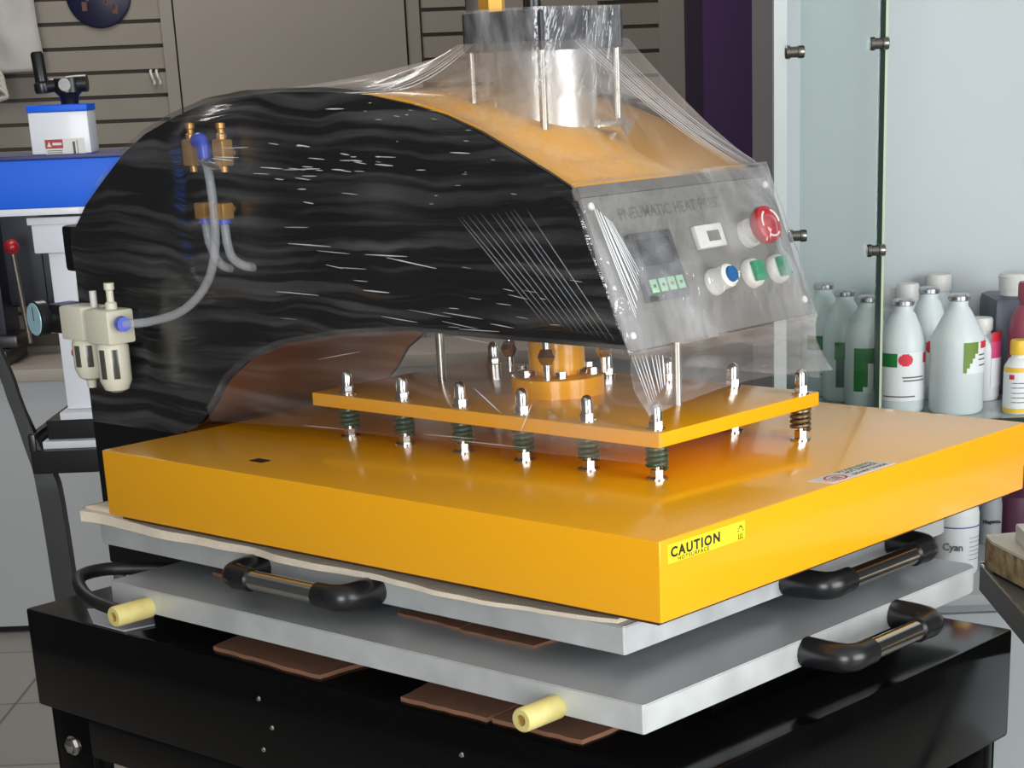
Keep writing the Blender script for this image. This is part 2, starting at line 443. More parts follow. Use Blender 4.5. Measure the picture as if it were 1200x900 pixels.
# ================================================================== TRAYS
def handle(root, p, q, out, name='handle'):
    """D handle between wall points p and q, standing out by vector out"""
    p, q, out = Vector(p), Vector(q), Vector(out); d = (q-p).normalized()
    on = out.normalized(); L = (q-p).length
    bar = MB(); e0 = p+out+d*.041; e1 = q+out-d*.041
    bar.cyl(e0-d*.01, e1+d*.01, .0118, 24)
    b = bar.build(name, CHROME, root)
    for a, s in ((p,1),(q,-1)):
        dd = d*s
        path = [a, a+out*.5, a+out*.86+dd*.004, a+out*.99+dd*.014, a+out+dd*.026, a+out+dd*.042]
        path = spline(path, 5)
        n = len(path); rad = [.0172 - .0027*min(1,i/(n*.8)) for i in range(n)]
        mb = MB(); mb.tube(path, .013, 16, rad)
        mb.build('handle_grip_end', BLACKR, b)
    return b
def slab_mesh(x0,x1,y0,y1,z0,z1, r0=.004, rl=.022):
    # rounded-corner plate, corners: near-right sharp, others rounded
    pts = []
    for (cx,cy,r,a0) in ((x1,y1,rl,0),(x0,y1,rl,90),(x0,y0,.006,180),(x1,y0,r0,270)):
        sx = 1 if cx == x1 else -1; sy = 1 if cy == y1 else -1
        for k in range(5):
            t = math.radians(a0+k*22.5); pts.append((cx-sx*r+r*math.cos(t), cy-sy*r+r*math.sin(t), z0))
    mb = MB(); mb.prism(pts, (0,0,z1-z0), .0012); return mb
def tray(x0,x1,y0,y1,z0,z1,label):
    t = empty('aluminium_tray', ((x0+x1)/2,(y0+y1)/2,z0), label, 'tray')
    mb = slab_mesh(x0,x1,y0,y1,z0,z1)
    for f in mb.bm.faces: 
        if f.normal.length == 0: f.normal_update()
    mb.bm.normal_update()
    for f in mb.bm.faces: f.material_index = 1 if f.normal.z > .7 else 0
    mb.build('plate', [ALU, ALUTOP], t)
    return t
T2Z0, T2Z1 = .8114, .8422
T1Z0, T1Z1 = .8618, .8926
t2 = tray(-.869,.0034,-.0342,.6195,T2Z0,T2Z1,'lower bare aluminium tray with two rubber pegs, resting above the black stand')
zc = (T2Z0+T2Z1)/2
handle(t2, (.0034,.246,zc), (.0034,.425,zc), (.055,0,0))
for x in (-.79,-.112):
    mb = MB(); mb.lathe([(.013,0),(.013,.052),(.0115,.054),(.006,.054),(.006,.047),(0,.047)], (x,-.0342,T2Z0+.008), (0,-1,0), 24)
    pg = mb.build('rubber_peg', RUBBER, t2)
    mb = MB(); mb.lathe([(.0,0),(.0055,0),(.0055,.004),(.002,.004),(0,.003)], (x,-.0342-.047,T2Z0+.008), (0,-1,0), 16)
    mb.build('peg_screw', BRASS, pg)
t1 = tray(-.978,-.077,.0356,.683,T1Z0,T1Z1,'upper aluminium tray covered by the cream felt, right under the orange platen')
zc = (T1Z0+T1Z1)/2
handle(t1, (-.648,.0356,zc), (-.447,.0356,zc), (0,-.052,0))
handle(t1, (-.077,.325,zc), (-.077,.545,zc), (.055,0,0))
mb = MB()
mb = None
for y in (.12,.52): MB().box((-.72,y,T2Z1+.0034),(-.2,y+.06,T1Z0),.002).build('spacer_bar', BLACKS, t1)
# cardboard packing
def cardboard(pts, z, h, label):
    mb = MB(); n = len(pts); P = []
    for i in range(n):
        a = Vector((*pts[i],z)); b = Vector((*pts[(i+1)%n],z))
        k = max(1, int((b-a).length/.015))
        for j in range(k):
            q = a.lerp(b, j/k); P.append((q.x+random.uniform(-.0015,.0015), q.y+random.uniform(-.0015,.0015), z))
    mb.prism(P, (0,0,h)); o = mb.build('cardboard_piece', CARD); tag(o, label, 'cardboard', 'cardboard packing between the plates'); return o
cardboard([(-.225,-.012),(-.10,-.012),(-.095,.16),(-.235,.16)], CZ, .005, 'brown cardboard piece on the black stand nearest the front rubber peg')
cardboard([(-.36,-.018),(-.23,-.016),(-.24,.16),(-.40,.16)], CZ, .005, 'brown cardboard piece lying left of the front rubber peg on the stand')
cardboard([(-.70,-.012),(-.50,-.018),(-.48,.15),(-.73,.15)], CZ, .005, 'brown cardboard piece on the stand under the left half of the lower tray')
cardboard([(-.33,.05),(-.22,.05),(-.20,.2),(-.34,.2)], T2Z1, .003, 'brown cardboard piece between the two trays, closer to their near corner')
cardboard([(-.44,.06),(-.335,.055),(-.345,.2),(-.45,.2)], T2Z1, .003, 'brown cardboard piece between the two trays, in the middle of the front edge')
cardboard([(-.78,.06),(-.66,.06),(-.65,.22),(-.79,.22)], T2Z1, .003, 'brown cardboard piece between the two trays, behind the left chrome handle')

mb = MB(); mb.tube(spline([(-.880,.075,.832),(-.905,.05,.834),(-.938,.012,.837),(-.934,-.03,.838),(-.895,-.060,.835),(-.855,-.071,.827),(-.812,-.064,.818)],8), .0085, 14)
o = mb.build('power_cable', CABLE); tag(o, 'black cable looping out past the left corner of the lower tray', 'cable')
mb = MB(); mb.prism([(-.990,.010,CZ+.0002),(-.915,.060,CZ+.0002),(-.850,.015,CZ+.0002),(-.860,-.027,CZ+.0002),(-.925,-.027,CZ+.0002)], (0,0,.0025), .0006)
o = mb.build('floor_gap_sheet', mat('pale_grey_sheet',(176,174,180),.5)); tag(o, 'pale sheet standing in for floor seen through the stand, below the black cable loop', 'plate')  # sheet added where floor shows through an opening in the stand
# cream felt pad on the upper tray
mb = MB(); rows = []
nx, ny = 90, 30
def felt_pt(i, j):
    u = i/nx; v = j/ny
    x = -.992 + u*.902; y0 = .019 + .006*noise.noise(Vector((u*14,0,3))) + .004*math.sin(u*23)
    if u > .9: y0 += (u-.9)*.25
    y = y0 + v*(.66-y0)
    th = .006 + .011*max(0,(1-u*1.2))
    return x, y, th
top = [[None]*(nx+1) for _ in range(ny+1)]
for j in range(ny+1):
    for i in range(nx+1):
        x,y,th = felt_pt(i,j); top[j][i] = (x,y,T1Z1+.0003+th*(0.8 if j == 0 else 1))
bot = [[(p[0],p[1],T1Z1+.0003) for p in r] for r in top]
mb.grid(top); mb.grid(bot)
for r0_, r1_ in ((top[0],bot[0]),(bot[-1],top[-1])): mb.grid([r0_, r1_])
mb.grid([[r[0] for r in top],[r[0] for r in bot]]); mb.grid([[r[-1] for r in top],[r[-1] for r in bot]])
bmesh.ops.remove_doubles(mb.bm, verts=mb.bm.verts[:], dist=.00005)
felt = mb.build('felt_pad', FELT); tag(felt, 'cream felt pad with a wavy edge lying on the upper aluminium tray', 'felt pad')
mb = MB(); rows = []
for j in range(7):
    v = j/6; rows.append([(-1.0+.07*i/8+.02*v*v, .03+.10*v, T1Z1+.0165+.004*math.sin(i*.5)*v+.001*(1-i/8)) for i in range(9)])
mb.grid(rows); o = mb.build('folded_corner', FELT, felt); 
sm = o.modifiers.new('t','SOLIDIFY'); sm.thickness = .002

# ================================================================== HEAT PRESS
BX0, BY1, BZ0, BZ1 = -.90, .7243, .9166, 1.0
YC = .362; HY0, HY1 = .193, .531
hp = empty('heat_press', (-.55, YC, CZ), 'large orange and black pneumatic heat press wrapped in clear film', 'heat press')
mb = MB(); mb.box((BX0,0,BZ0),(0,BY1,BZ1),.003)
pc = mb.build('platen_cover', ORANGE, hp)
MB().box((BX0+.012,.012,BZ0-.006),(-.012,BY1-.012,BZ0)).build('heating_plate', mat('scorched_plate',(70,40,24),.6), pc)
# caution sticker on the front face
mb = MB(); mb.m(0).box((0,.013,.9745),(.0004,.139,.9935))
fx = frame((.0004,.017,.9805),(0,1,0),(0,0,1))
mb.m(1); text_bm(mb, 'CAUTION', .0138, fx, .0002, 1.12, .00055, gap=1.22)
fx2 = frame((.0004,.028,.9752),(0,1,0),(0,0,1)); text_bm(mb, 'HOTSURFACE', .0056, fx2, .0002, 1.2, .00012, gap=1.3)
# hot-surface pictogram
for k in range(3):
    y = .1275+k*.0028
    mb.box((.0004,y,.9765),(.0006,y+.0011,.9815))
for k in range(7):
    t0 = k/6; mb.box((.0004,.1265+.0085*t0,.9835+.0048*math.sin(PI*t0)),(.0006,.1285+.0085*t0,.9849+.0048*math.sin(PI*t0)))
mb.box((.0004,.1265,.9755),(.0006,.137,.9763))
mb.build('caution_sticker', [YELS, INK], pc)
# warning sticker lying on top
mb = MB(); mb.m(0).prism([(-.034,.300,1.0),(-.004,.306,1.0),(-.004,.432,1.0),(-.034,.426,1.0)],(0,0,.0004))
mb.m(1)
for k in range(20):
    t0 = 2*PI*k/20; t1_ = 2*PI*(k+1)/20; cx, cy = -.0175, .331
    mb.prism([(cx+.012*math.cos(t0),cy+.016*math.sin(t0),1.0004),(cx+.012*math.cos(t1_),cy+.016*math.sin(t1_),1.0004),(cx+.0095*math.cos(t1_),cy+.013*math.sin(t1_),1.0004),(cx+.0095*math.cos(t0),cy+.013*math.sin(t0),1.0004)],(0,0,.0002))
mb.m(2)
for k in range(3): mb.box((-.022+.004*k,.324,1.0004),(-.0205+.004*k,.338,1.0006))
text_bm(mb, 'HOT SURFACE', .0085, frame((-.0195,.356,1.0004),(0,1,0),(-1,0,0)), .0001, 1.15, .0002)
text_bm(mb, 'DO NOT TOUCH', .0075, frame((-.0085,.356,1.0004),(0,1,0),(-1,0,0)), .0001, 1.12, .0002)
mb.m(3); text_bm(mb, 'WARNING', .0095, frame((-.0275,.352,1.0004),(0,1,0),(-1,0,0)), .0001, 1.5, .0002)
mb.build('warning_sticker', [PAPERW, REDI, INK, GRNI], pc)
# louvre slot in the cover
mb = MB()
for k in range(4): mb.box((-.673+.006*k,.0535,.9998),(-.669+.006*k,.0655,1.0012))
mb.box((-.674,.0525,.9998),(-.650,.0545,1.001)); mb.build('vent_slot', BLACKS, pc)

# pressure plate
PX0, PX1, PY0, PY1, PZ0, PZ1 = -.729, -.165, .208, .516, 1.0387, 1.055
pp = MB().box((PX0,PY0,PZ0),(PX1,PY1,PZ1),.0012).build('pressure_plate', ORANGE, hp)
# bolts with springs and acorn nuts
def bolt(x, y, sm):
    mb = MB(); mb.cyl((x,y,1.0),(x,y,1.06),.0045,12)
    mb.lathe([(0,0),(.0125,0),(.0125,.002),(0,.002)], (x,y,1.0))
    mb.lathe([(.008,.002),(.008,.011),(0,.011)], (x,y,1.0), (0,0,1), 6, False)
    b = mb.build('pressure_bolt', CHROME, hp)
    mb = MB(); mb.lathe([(.0,0),(.0105,0),(.0105,.0018),(0,.0018)], (x,y,PZ1))
    mb.lathe([(.0085,.0018),(.0085,.009),(.0075,.0105)], (x,y,PZ1), (0,0,1), 6, False)
    mb.lathe([(.0072,.0095),(.0072,.021),(.0066,.025),(.0045,.0285),(.002,.030),(0,.0303)], (x,y,PZ1), (0,0,1), 18)
    mb.build('acorn_nut', CHROME, b)
    turns = 4.2; n = 84
    mb = MB(); mb.tube([(x+.0108*math.cos(2*PI*turns*k/n), y+.0108*math.sin(2*PI*turns*k/n), 1.0125+.0245*k/n) for k in range(n+1)], .0024, 8)
    mb.build('spring', sm, b)
for k in range(6): bolt(-.183-.0998*k, .226, SPRING)
for k in range(6): bolt(-.177-.1008*k, .495, SPRINGB if k == 0 else SPRING)
# ram and flange under the head
mb = MB(); mb.lathe([(0,0),(.058,0),(.058,.022),(.053,.024),(0,.024)], (-.447,YC,PZ1), (0,0,1), 40)
rf = mb.build('ram_flange', ORANGE, hp)
MB().lathe([(0,0),(.028,0),(.028,.005),(.035,.006),(.035,.07),(0,.07)], (-.447,YC,PZ1+.024), (0,0,1), 32).build('ram_collar', ORANGE, rf)
for k in range(6):
    a = k*PI/3+.3; x, y = -.447+.047*math.cos(a), YC+.047*math.sin(a)
    mb = MB(); mb.lathe([(.007,0),(.007,.008),(0,.008)], (x,y,PZ1+.024), (0,0,1), 6, False); mb.build('flange_bolt', CHROME, rf)
for (dx,dy) in ((.05,.03),(.03,-.052),(-.06,-.02)):
    mb = MB(); mb.lathe([(0,-.011),(.007,-.009),(.011,0),(.007,.009),(0,.011)], (-.447+dx,YC+dy,PZ1+.052), (0,0,1), 16)
    mb.cyl((-.447+dx,YC+dy,PZ1+.024),(-.447+dx,YC+dy,PZ1+.1),.0045,10); mb.build('spacer_rod', CHROME, rf)
for (x,y) in ((-.648,YC),(-.26,YC)):
    MB().cyl((x,y,PZ1),(x,y,1.15),.006,14).build('guide_rod', STEEL, hp)
    
# housing ---- side profile (x, z)
prof = [(-.19,1.145),(-.259,1.309),(-.301,1.329),(-.350,1.350),(-.399,1.371),(-.451,1.388),(-.504,1.400),(-.573,1.411),(-.646,1.416),(-.722,1.417),(-.801,1.414),(-.869,1.406),(-.931,1.391),(-.997,1.370),(-1.047,1.346),(-1.101,1.310),(-1.146,1.279),(-1.175,1.250),(-1.188,1.21),(-1.190,1.10),(-1.190,CZ),(-.985,CZ),(-.985,.985),(-.940,1.0),(-.905,1.03),(-.881,1.060),(-.83,1.092),(-.763,1.115),(-.649,1.135),(-.528,1.146),(-.40,1.145)]
topz = sorted([p for p in prof[1:18]], key=lambda p: p[0])
def ztop(x): return interp(topz, x)
botz = sorted([(-.985,.985),(-.940,1.0),(-.905,1.03),(-.881,1.060),(-.83,1.092),(-.763,1.115),(-.649,1.135),(-.528,1.146),(-.40,1.145),(-.19,1.145)])
hs = MB()
inner = [(p[0]-.006 if i < 2 else p[0], p[1]-.012 if 1 < i < 18 else p[1]) for i,p in enumerate(prof)]
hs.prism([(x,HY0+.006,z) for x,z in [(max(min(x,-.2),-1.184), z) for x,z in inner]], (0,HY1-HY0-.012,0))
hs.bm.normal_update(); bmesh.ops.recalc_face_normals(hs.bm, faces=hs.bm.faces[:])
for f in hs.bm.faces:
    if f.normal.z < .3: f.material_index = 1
hb = hs.build('housing', [ORANGE, mat('shaded_orange_underside', (118,68,26), .3)], hp)  # shade under the arch is painted into the orange as dark brown
for y0,y1 in ((HY0,HY0+.006),(HY1-.006,HY1)):
    MB().prism([(x,y0,z) for x,z in prof], (0,y1-y0,0), .0008).build('side_panel', BLACKS, hb)
# orange curved top sheet, a little proud of the body, between the side panels
mb = MB(); rows = []
for i in range(61):
    x = -.262 - i/60*(.90); z = ztop(x)
    rows.append([(x, y, z-.0045) for y in (HY0+.0062, HY1-.0062)])
mb.grid(rows[:27])
mb.m(1); mb.grid(rows[26:]); ts = mb.build('top_sheet', [ORANGE, BLACKS], hb); m_ = ts.modifiers.new('t','SOLIDIFY'); m_.thickness = .004
# dark block behind
MB().box((-1.236,.21,1.185),(-1.18,.5,1.248),.006).build('rear_bracket', BLACKS, hb)

# control panel plane: origin at lower edge, t runs up the slope
T0 = Vector((-.19,0,1.145)); TV = Vector((-.069,0,.164)).normalized(); NV = Vector((TV.z,0,-TV.x)).normalized()
def pp3(y, t, n=0): return T0 + Vector((0,y,0)) + TV*t + NV*n
def pbox(mb, y0,y1,t0,t1,n0,n1,bev=0):
    m = frame(T0,(0,1,0),TV); mb.box((y0,t0,n0),(y1,t1,n1),bev,m)
mb = MB(); pbox(mb, HY0-.002,HY1+.002,-.002,.168,.0,.004,.0008); cp = mb.build('control_panel', GREYP, hp)
mb = MB(); pbox(mb, HY0-.002,HY1+.002,.168,.181,-.006,.005,.002); mb.build('panel_trim', GREYD, cp)
mb = MB(); text_bm(mb, 'PNEUMATIC HEAT PRESS', .0178, frame(pp3(.243,.1395,.004),(0,1,0),TV), .0002, .93, .0004)
mb.build('panel_lettering', GREYI, cp)
mb = MB(); mb.m(0); pbox(mb,.238,.311,.045,.121,.004,.012,.002)
mb.m(1); pbox(mb,.247,.303,.083,.113,.012,.0126)
mb.m(2)
for k in range(4): pbox(mb,.2455+.0155*k,.2575+.0155*k,.053,.068,.012,.0135,.0006)
mb.m(3)
for k in range(4): pbox(mb,.2492+.0155*k,.2538+.0155*k,.0588,.0622,.0135,.0137)
mb.build('temperature_controller', [mat('controller_case',(70,70,72),.4), LCD, MINT, GREYI], cp)
mb = MB(); mb.m(0); pbox(mb,.355,.405,.093,.120,.004,.011,.002); mb.m(1); pbox(mb,.374,.396,.1,.112,.011,.0114)
mb.build('counter_display', [WHITEP, mat('counter_glass',(120,116,110),.3)], cp)
mb = MB(); mb.m(0).lathe([(0,.004),(.0165,.004),(.0165,.012),(.013,.013),(.013,.024),(0,.024)], pp3(.455,.103), NV, 28)
mb.m(1).lathe([(.0,.024),(.017,.024),(.0215,.028),(.0225,.033),(.021,.039),(.014,.042),(0,.043)], pp3(.455,.103), NV, 32)
mb.m(2)
q = frame(pp3(.455,.103,.0415),(0,1,0),TV)
for s in range(3):
    P = [q @ Vector((.0155*math.cos(2*PI*s/3+k*.2),.0155*math.sin(2*PI*s/3+k*.2),.0)) for k in range(7)]
    mb.tube(P, .0012, 6)
mb.build('emergency_stop', [WHITEP, REDP, WHITEP], cp)
mb = MB(); mb.m(0).lathe([(0,.004),(.0155,.004),(.015,.009),(.0135,.011),(.0135,.028),(.011,.031),(0,.031)], pp3(.366,.055), NV, 28)
mb.m(1).lathe([(0,.031),(.0095,.031),(.0085,.0345),(0,.035)], pp3(.366,.055), NV, 24); mb.build('power_lamp', [WHITEP, mat('blue_lamp',(42,92,140),.25)], cp)
for y in (.438,.488):
    mb = MB(); mb.m(0).lathe([(0,.004),(.0172,.004),(.0168,.011),(.0145,.014),(0,.014)], pp3(y,.057), NV, 28)
    mb.m(1); m = frame(pp3(y,.057,0),(0,1,0),TV); mb.box((-.0098,-.0118,.014),(.0098,.0118,.020),.002,m)
    mb.build('push_button', [WHITEP, GREENP], cp)
for (y,t) in ((.200,.014),(.524,.016),(.203,.158),(.521,.158)):
    MB().lathe([(.0045,.004),(.004,.006),(0,.007)], pp3(y,t), NV, 14).build('panel_screw', mat('bright_screw',(236,236,232),.35,metal=.2), cp)

# pneumatic cylinder
XC, CH = -.458, .062
YL, YH = YC-CH, YC+CH+.022; YM = (YL+YH)/2
zb0, zb1, zc1 = 1.362, 1.4535, 1.4955
mb = MB(); mb.lathe([(0,0),(.0605,0),(.0605,zb1-zb0+.0),(0,zb1-zb0)], (XC,YM,zb0-.002), (0,0,1), 56)
ac = mb.build('air_cylinder', BARREL, hp)
MB().box((XC-CH,YL,zb1-.002),(XC+CH,YH,zc1),.004).build('end_cap', CAPM, ac)
MB().box((XC-CH,YL,zb0-.018),(XC+CH,YH,zb0+.004),.003).build('base_block', CAPM, ac)
for sx in (-1,1):
    for sy in (-1,1):
        x, y = XC+sx*(CH-.007), YM+sy*((YH-YL)/2-.007)
        MB().cyl((x,y,zb0),(x,y,zb1),.005,14).build('tie_rod', STEEL, ac)
mb = MB(); x = XC+CH; mb.lathe([(.009,0),(.009,.008)], (x,YM+.02,zb0+.0035),(1,0,0),6,False); mb.cyl((x+.008,YM+.02,zb0+.0035),(x+.034,YM+.02,zb0+.0035),.0075,16)
mb.lathe([(.0095,.034),(.0095,.044),(0,.044)], (x,YM+.02,zb0+.0035),(1,0,0),18); mb.build('air_port', CHROME, ac)
mb = MB(); mb.lathe([(0,0),(.011,0),(.011,.02),(.008,.022),(.008,.034),(0,.034)], (XC-.01,YC+.005,zc1), (0,0,1), 18); mb.build('port_plug', BLACKR, ac)
mb = MB(); mb.lathe([(.0,0),(.016,0),(.016,.018),(0,.018)], (XC-.042,YC-.03,zc1), (0,0,1), 6, False); mb.lathe([(.010,.018),(.010,.05),(0,.05)], (XC-.042,YC-.03,zc1), (0,0,1), 18); mb.build('brass_muffler', mat('amber_brass',(206,150,52),.4,metal=.3), ac)

# air filter / regulator at the rear corner
fr_y = .145
mb = MB(); mb.box((-1.095,.155,1.10),(-1.045,HY0,1.145),.003); fr = mb.build('air_preparation_unit', BLACKS, hp)
def bowl(x, zt, zb, r, tip):
    mb = MB(); mb.m(0)
    mb.box((x-.0255,fr_y-.022,zt-.045),(x+.0255,fr_y+.022,zt),.004)
    mb.lathe([(0,zb-tip),(.006,zb-tip),(.007,zb-.004),(r*.75,zb),(r,zb+.012),(r*1.02,zt-.05),(r*.9,zt-.045),(0,zt-.045)], (x,fr_y,0), (0,0,1), 24)
    mb.m(1)
    for ang in (-78,-30):
        a = math.radians(ang); px, py = x+r*1.0*math.cos(a), fr_y+r*1.0*math.sin(a)
        if True:
            tx, ty = -math.sin(a), math.cos(a)
            m = frame((px,py,0),(tx,ty,0),(0,0,1)); mb.box((-.0042,zb+.016,-.001),(.0042,zt-.052,.0012),.001,m)
    return mb.build('filter_bowl', [IVORY, DARKW], fr)
b1 = bowl(-1.112, 1.152, 1.055, .0205, .014); b2 = bowl(-1.055, 1.150, 1.043, .0215, .004)
MB().lathe([(0,0),(.008,0),(.008,.008),(.005,.010),(.005,.024),(.007,.026),(.007,.034),(0,.034)], (-1.047,fr_y,1.15), (0,0,1), 16).build('adjusting_screw', IVORY, fr)
MB().lathe([(0,0),(.005,0),(.005,.022),(0,.022)], (-1.085,fr_y,1.15), (0,0,1), 12).build('oil_plug', WHITEP, fr)
mb = MB(); gd = Vector((-.16,-.985,.0)).normalized(); gp = Vector((-1.192,fr_y-.004,1.131))
mb.m(0).box((-1.18,fr_y-.012,1.112),(-1.134,fr_y+.03,1.152),.005); mb.lathe([(0,0),(.02,0),(.0245,.004),(.0245,.018),(.0225,.0195),(0,.0195)], gp, gd, 32)
mb.m(1).lathe([(0,.0196),(.0222,.0196),(.0215,.0206),(0,.0206)], gp, gd, 32)
mb.m(2); g = frame(gp+gd*.0208, (0,0,1), gd.cross(Vector((0,0,1)))); mb.box((-.002,-.0008,-.0002),(.016,.0008,.0002),0,g)
mb.build('pressure_gauge', [BLACKR, mat('gauge_face',(160,196,208),.3,coat=.4), INK], fr)
mb = MB(); mb.m(0).cyl((-1.028,fr_y-.004,1.133),(-1.02,fr_y-.004,1.133),.0065,14); mb.m(1).lathe([(.0,0),(.0095,0),(.0105,.004),(.0095,.014),(0,.014)], (-1.022,fr_y-.006,1.133),(1,-.3,0),20)
mb.build('push_fitting', [BRASS, BLUEP], fr)
MB().lathe([(0,0),(.006,0),(.006,.004),(0,.004)], (-1.131,fr_y-.006,1.088), (-1,-.3,0), 14).build('drain_button', REDP, fr)

# speed-control valves and hoses on the side panel
FY = .178
vg = None
def brass_valve(x, z):
    mb = MB(); mb.box((x-.010,FY-.009,z-.02),(x+.010,FY+.009,z+.012),.003)
    mb.lathe([(.0065,.012),(.0065,.018),(.0045,.019),(.0045,.024),(.006,.025),(.006,.031),(0,.032)], (x,FY,z), (0,0,1), 14)
    mb.cyl((x,FY+.005,z-.005),(x,HY0+.001,z-.005),.006,12)
    mb.lathe([(.005,-.02),(.005,-.027),(0,-.027)][::-1], (x,FY,z), (0,0,1), 12)
    return mb.build('speed_valve', BRASS, hp)
v1 = brass_valve(-.884,1.352); v2 = brass_valve(-.824,1.352)
mb = MB(); mb.tube(spline([(-.871,FY-.002,1.362),(-.858,FY-.007,1.364),(-.851,FY-.008,1.358),(-.85,FY-.008,1.342)],5), .0088, 14); mb.build('elbow_fitting', BLUEP, v1)
mb = MB(); mb.cyl((-.858,FY-.008,1.338),(-.825,FY-.01,1.333),.0055,14); mb.build('joint_pipe', CHROME, v1)
for x in (-.871,-.834):
    mb = MB(); mb.m(0).box((x-.010,FY-.009,1.268),(x+.010,FY+.009,1.288),.002); mb.cyl((x,FY,1.28),(x,HY0+.001,1.28),.006,10)
    mb.m(1).lathe([(.0,0),(.0085,0),(.0085,.006),(0,.006)], (x,FY,1.2625), (0,0,1), 16); mb.build('hose_fitting', [BRASS, BLUEP], hp)
def hose(pts, r=.0058):
    mb = MB(); mb.tube(spline(pts,8), r, 12); return mb.build('air_hose', CLEAR, hp)
hose([(-.85,FY-.008,1.342),(-.842,FY-.01,1.315),(-.838,FY-.012,1.27),(-.845,FY-.012,1.225),(-.87,FY-.012,1.185),(-.92,FY-.014,1.152),(-.98,fr_y+.01,1.136),(-1.012,fr_y-.008,1.133)])
hose([(-.871,FY,1.262),(-.868,FY,1.24),(-.858,FY,1.222),(-.85,FY+.004,1.21),(-.848,FY+.02,1.205)])
hose([(-.834,FY,1.262),(-.832,FY,1.24),(-.825,FY,1.222),(-.81,FY+.004,1.212),(-.802,FY+.02,1.208)])

# ================================================================== STRETCH WRAP
FS = film_mat('wrap_side', .006, .15, (2.2,1,58), 1.0, .25, .16, refl=1.2)
FLO = film_mat('wrap_low', .05, .2, (2.2,1,34), 1.0, .15, .1, refl=.8)
FT = film_mat('wrap_tent', .14, .45, (16,16,5), 1.0, .14, .2, detail=3, refl=.8, thin=.65)
FP = film_mat('wrap_panel', .06, .32, (22,20,7), 1.0, .4, .10, detail=3)
FC = film_mat('wrap_cap', .07, .45, (34,34,9), 1.0, .6, .12, detail=3, rot=(.3,.2,0))
FL = film_mat('wrap_skirt', .10, .34, (8,8,40), 1.0, .15, .10, refl=.8)
STR = mat('film_fold', (240,242,246), .15, alpha=.8, coat=.5)  # white of the film folds, also of the painted glints
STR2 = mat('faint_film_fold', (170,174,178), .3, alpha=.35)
wrap = empty('stretch_wrap', (-.55,YC,1.015), 'clear plastic stretch film wrapped around the head of the press', 'plastic film')
def wr(x, z, s=1): return noise.noise(Vector((x*7*s, z*42*s, 1.7)))*.0022 + noise.noise(Vector((x*16*s, z*110*s, 5.1)))*.0012
# near side sheet over the black side panel, then a clearer sheet from its lower edge to the bolts
def side_y(x, z):
    bulge = .03*math.exp(-((x+.855)/.07)**2) * (1 if 1.2 < z < 1.39 else math.exp(-(max(1.2-z, z-1.39)/.03)**2))
    return HY0-.006-bulge+wr(x,z)
NX, NZ = 150, 100
def zdown(x): return max(interp(botz, x)-.004, interp([(-1.182,.95),(-.95,.97),(-.93,1.003),(-.2,1.003)], x))
mb = MB(); rows = []
for j in range(NZ+1):
    v = j/NZ; row = []
    for i in range(NX+1):
        x = -1.182 + i/NX*(1.182-.192)
        zt = ztop(x) if x < -.259 else 1.145 + (x+.19)/(-.069)*.164
        z = zt + (zdown(x)-zt)*v; e = min(1, v*12)
        row.append((x, HY0-.003+(side_y(x,z)-HY0+.003)*e, z))
    rows.append(row)
mb.grid(rows)
# white ribbons painted as glints along the creases
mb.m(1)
def glint_ribbon(x, z, L, sl, r, dz=0):
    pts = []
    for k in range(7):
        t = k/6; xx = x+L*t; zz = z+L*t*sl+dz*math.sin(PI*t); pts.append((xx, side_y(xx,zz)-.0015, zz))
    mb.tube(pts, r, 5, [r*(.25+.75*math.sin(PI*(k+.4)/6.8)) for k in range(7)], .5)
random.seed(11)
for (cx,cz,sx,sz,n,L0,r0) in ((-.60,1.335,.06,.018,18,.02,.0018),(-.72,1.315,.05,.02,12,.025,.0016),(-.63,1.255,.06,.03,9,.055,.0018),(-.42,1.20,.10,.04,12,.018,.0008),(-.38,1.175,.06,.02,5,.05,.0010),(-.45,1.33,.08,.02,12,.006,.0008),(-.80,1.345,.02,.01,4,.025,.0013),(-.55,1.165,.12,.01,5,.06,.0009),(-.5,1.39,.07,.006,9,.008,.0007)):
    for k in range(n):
        glint_ribbon(cx+random.gauss(0,sx), cz+random.gauss(0,sz), L0*random.uniform(.4,1.5), random.uniform(-.12,.02), r0*random.uniform(.5,1.1))
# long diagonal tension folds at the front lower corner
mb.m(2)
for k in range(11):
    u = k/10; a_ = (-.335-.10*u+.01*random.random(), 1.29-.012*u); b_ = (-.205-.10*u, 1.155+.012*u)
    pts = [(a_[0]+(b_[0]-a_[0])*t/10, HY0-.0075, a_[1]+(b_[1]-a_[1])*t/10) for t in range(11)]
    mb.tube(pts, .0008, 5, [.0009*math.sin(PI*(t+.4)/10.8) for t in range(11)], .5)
mb.build('side_sheet', [FS, STR, STR2], wrap)
mb = MB(); rows = []; LX = 90
for j in range(21):
    v = j/20; row = []
    for i in range(LX+1):
        x = -.92 + i/LX*(.92-.162)
        zt = interp(botz, min(x,-.19))+.006; zl = interp([(-.92,1.004),(-.75,1.012),(-.5,1.018),(-.165,1.024)], x)
        z = zt + (min(zl, zt-.002)-zt)*v
        y = HY0-.006 + (.205-.006-HY0)*v + wr(x*.6,z)*.6
        row.append((x+ (.02*v*max(0,(x+.5)/.34) if x > -.5 else 0), y, z))
    rows.append(row)
mb.grid(rows); mb.m(1)
for (x0,x1,z0,z1) in ((-.52,-.43,1.023,1.026),(-.47,-.35,1.021,1.023),(-.70,-.62,1.10,1.115),(-.43,-.39,1.085,1.06),(-.36,-.34,1.04,1.075),(-.74,-.66,1.014,1.016)):
    pts = [(x0+(x1-x0)*t/6, .197, z0+(z1-z0)*t/6) for t in range(7)]
    mb.tube(pts, .0009, 5, [.0010*math.sin(PI*(t+.4)/6.8) for t in range(7)], .5)
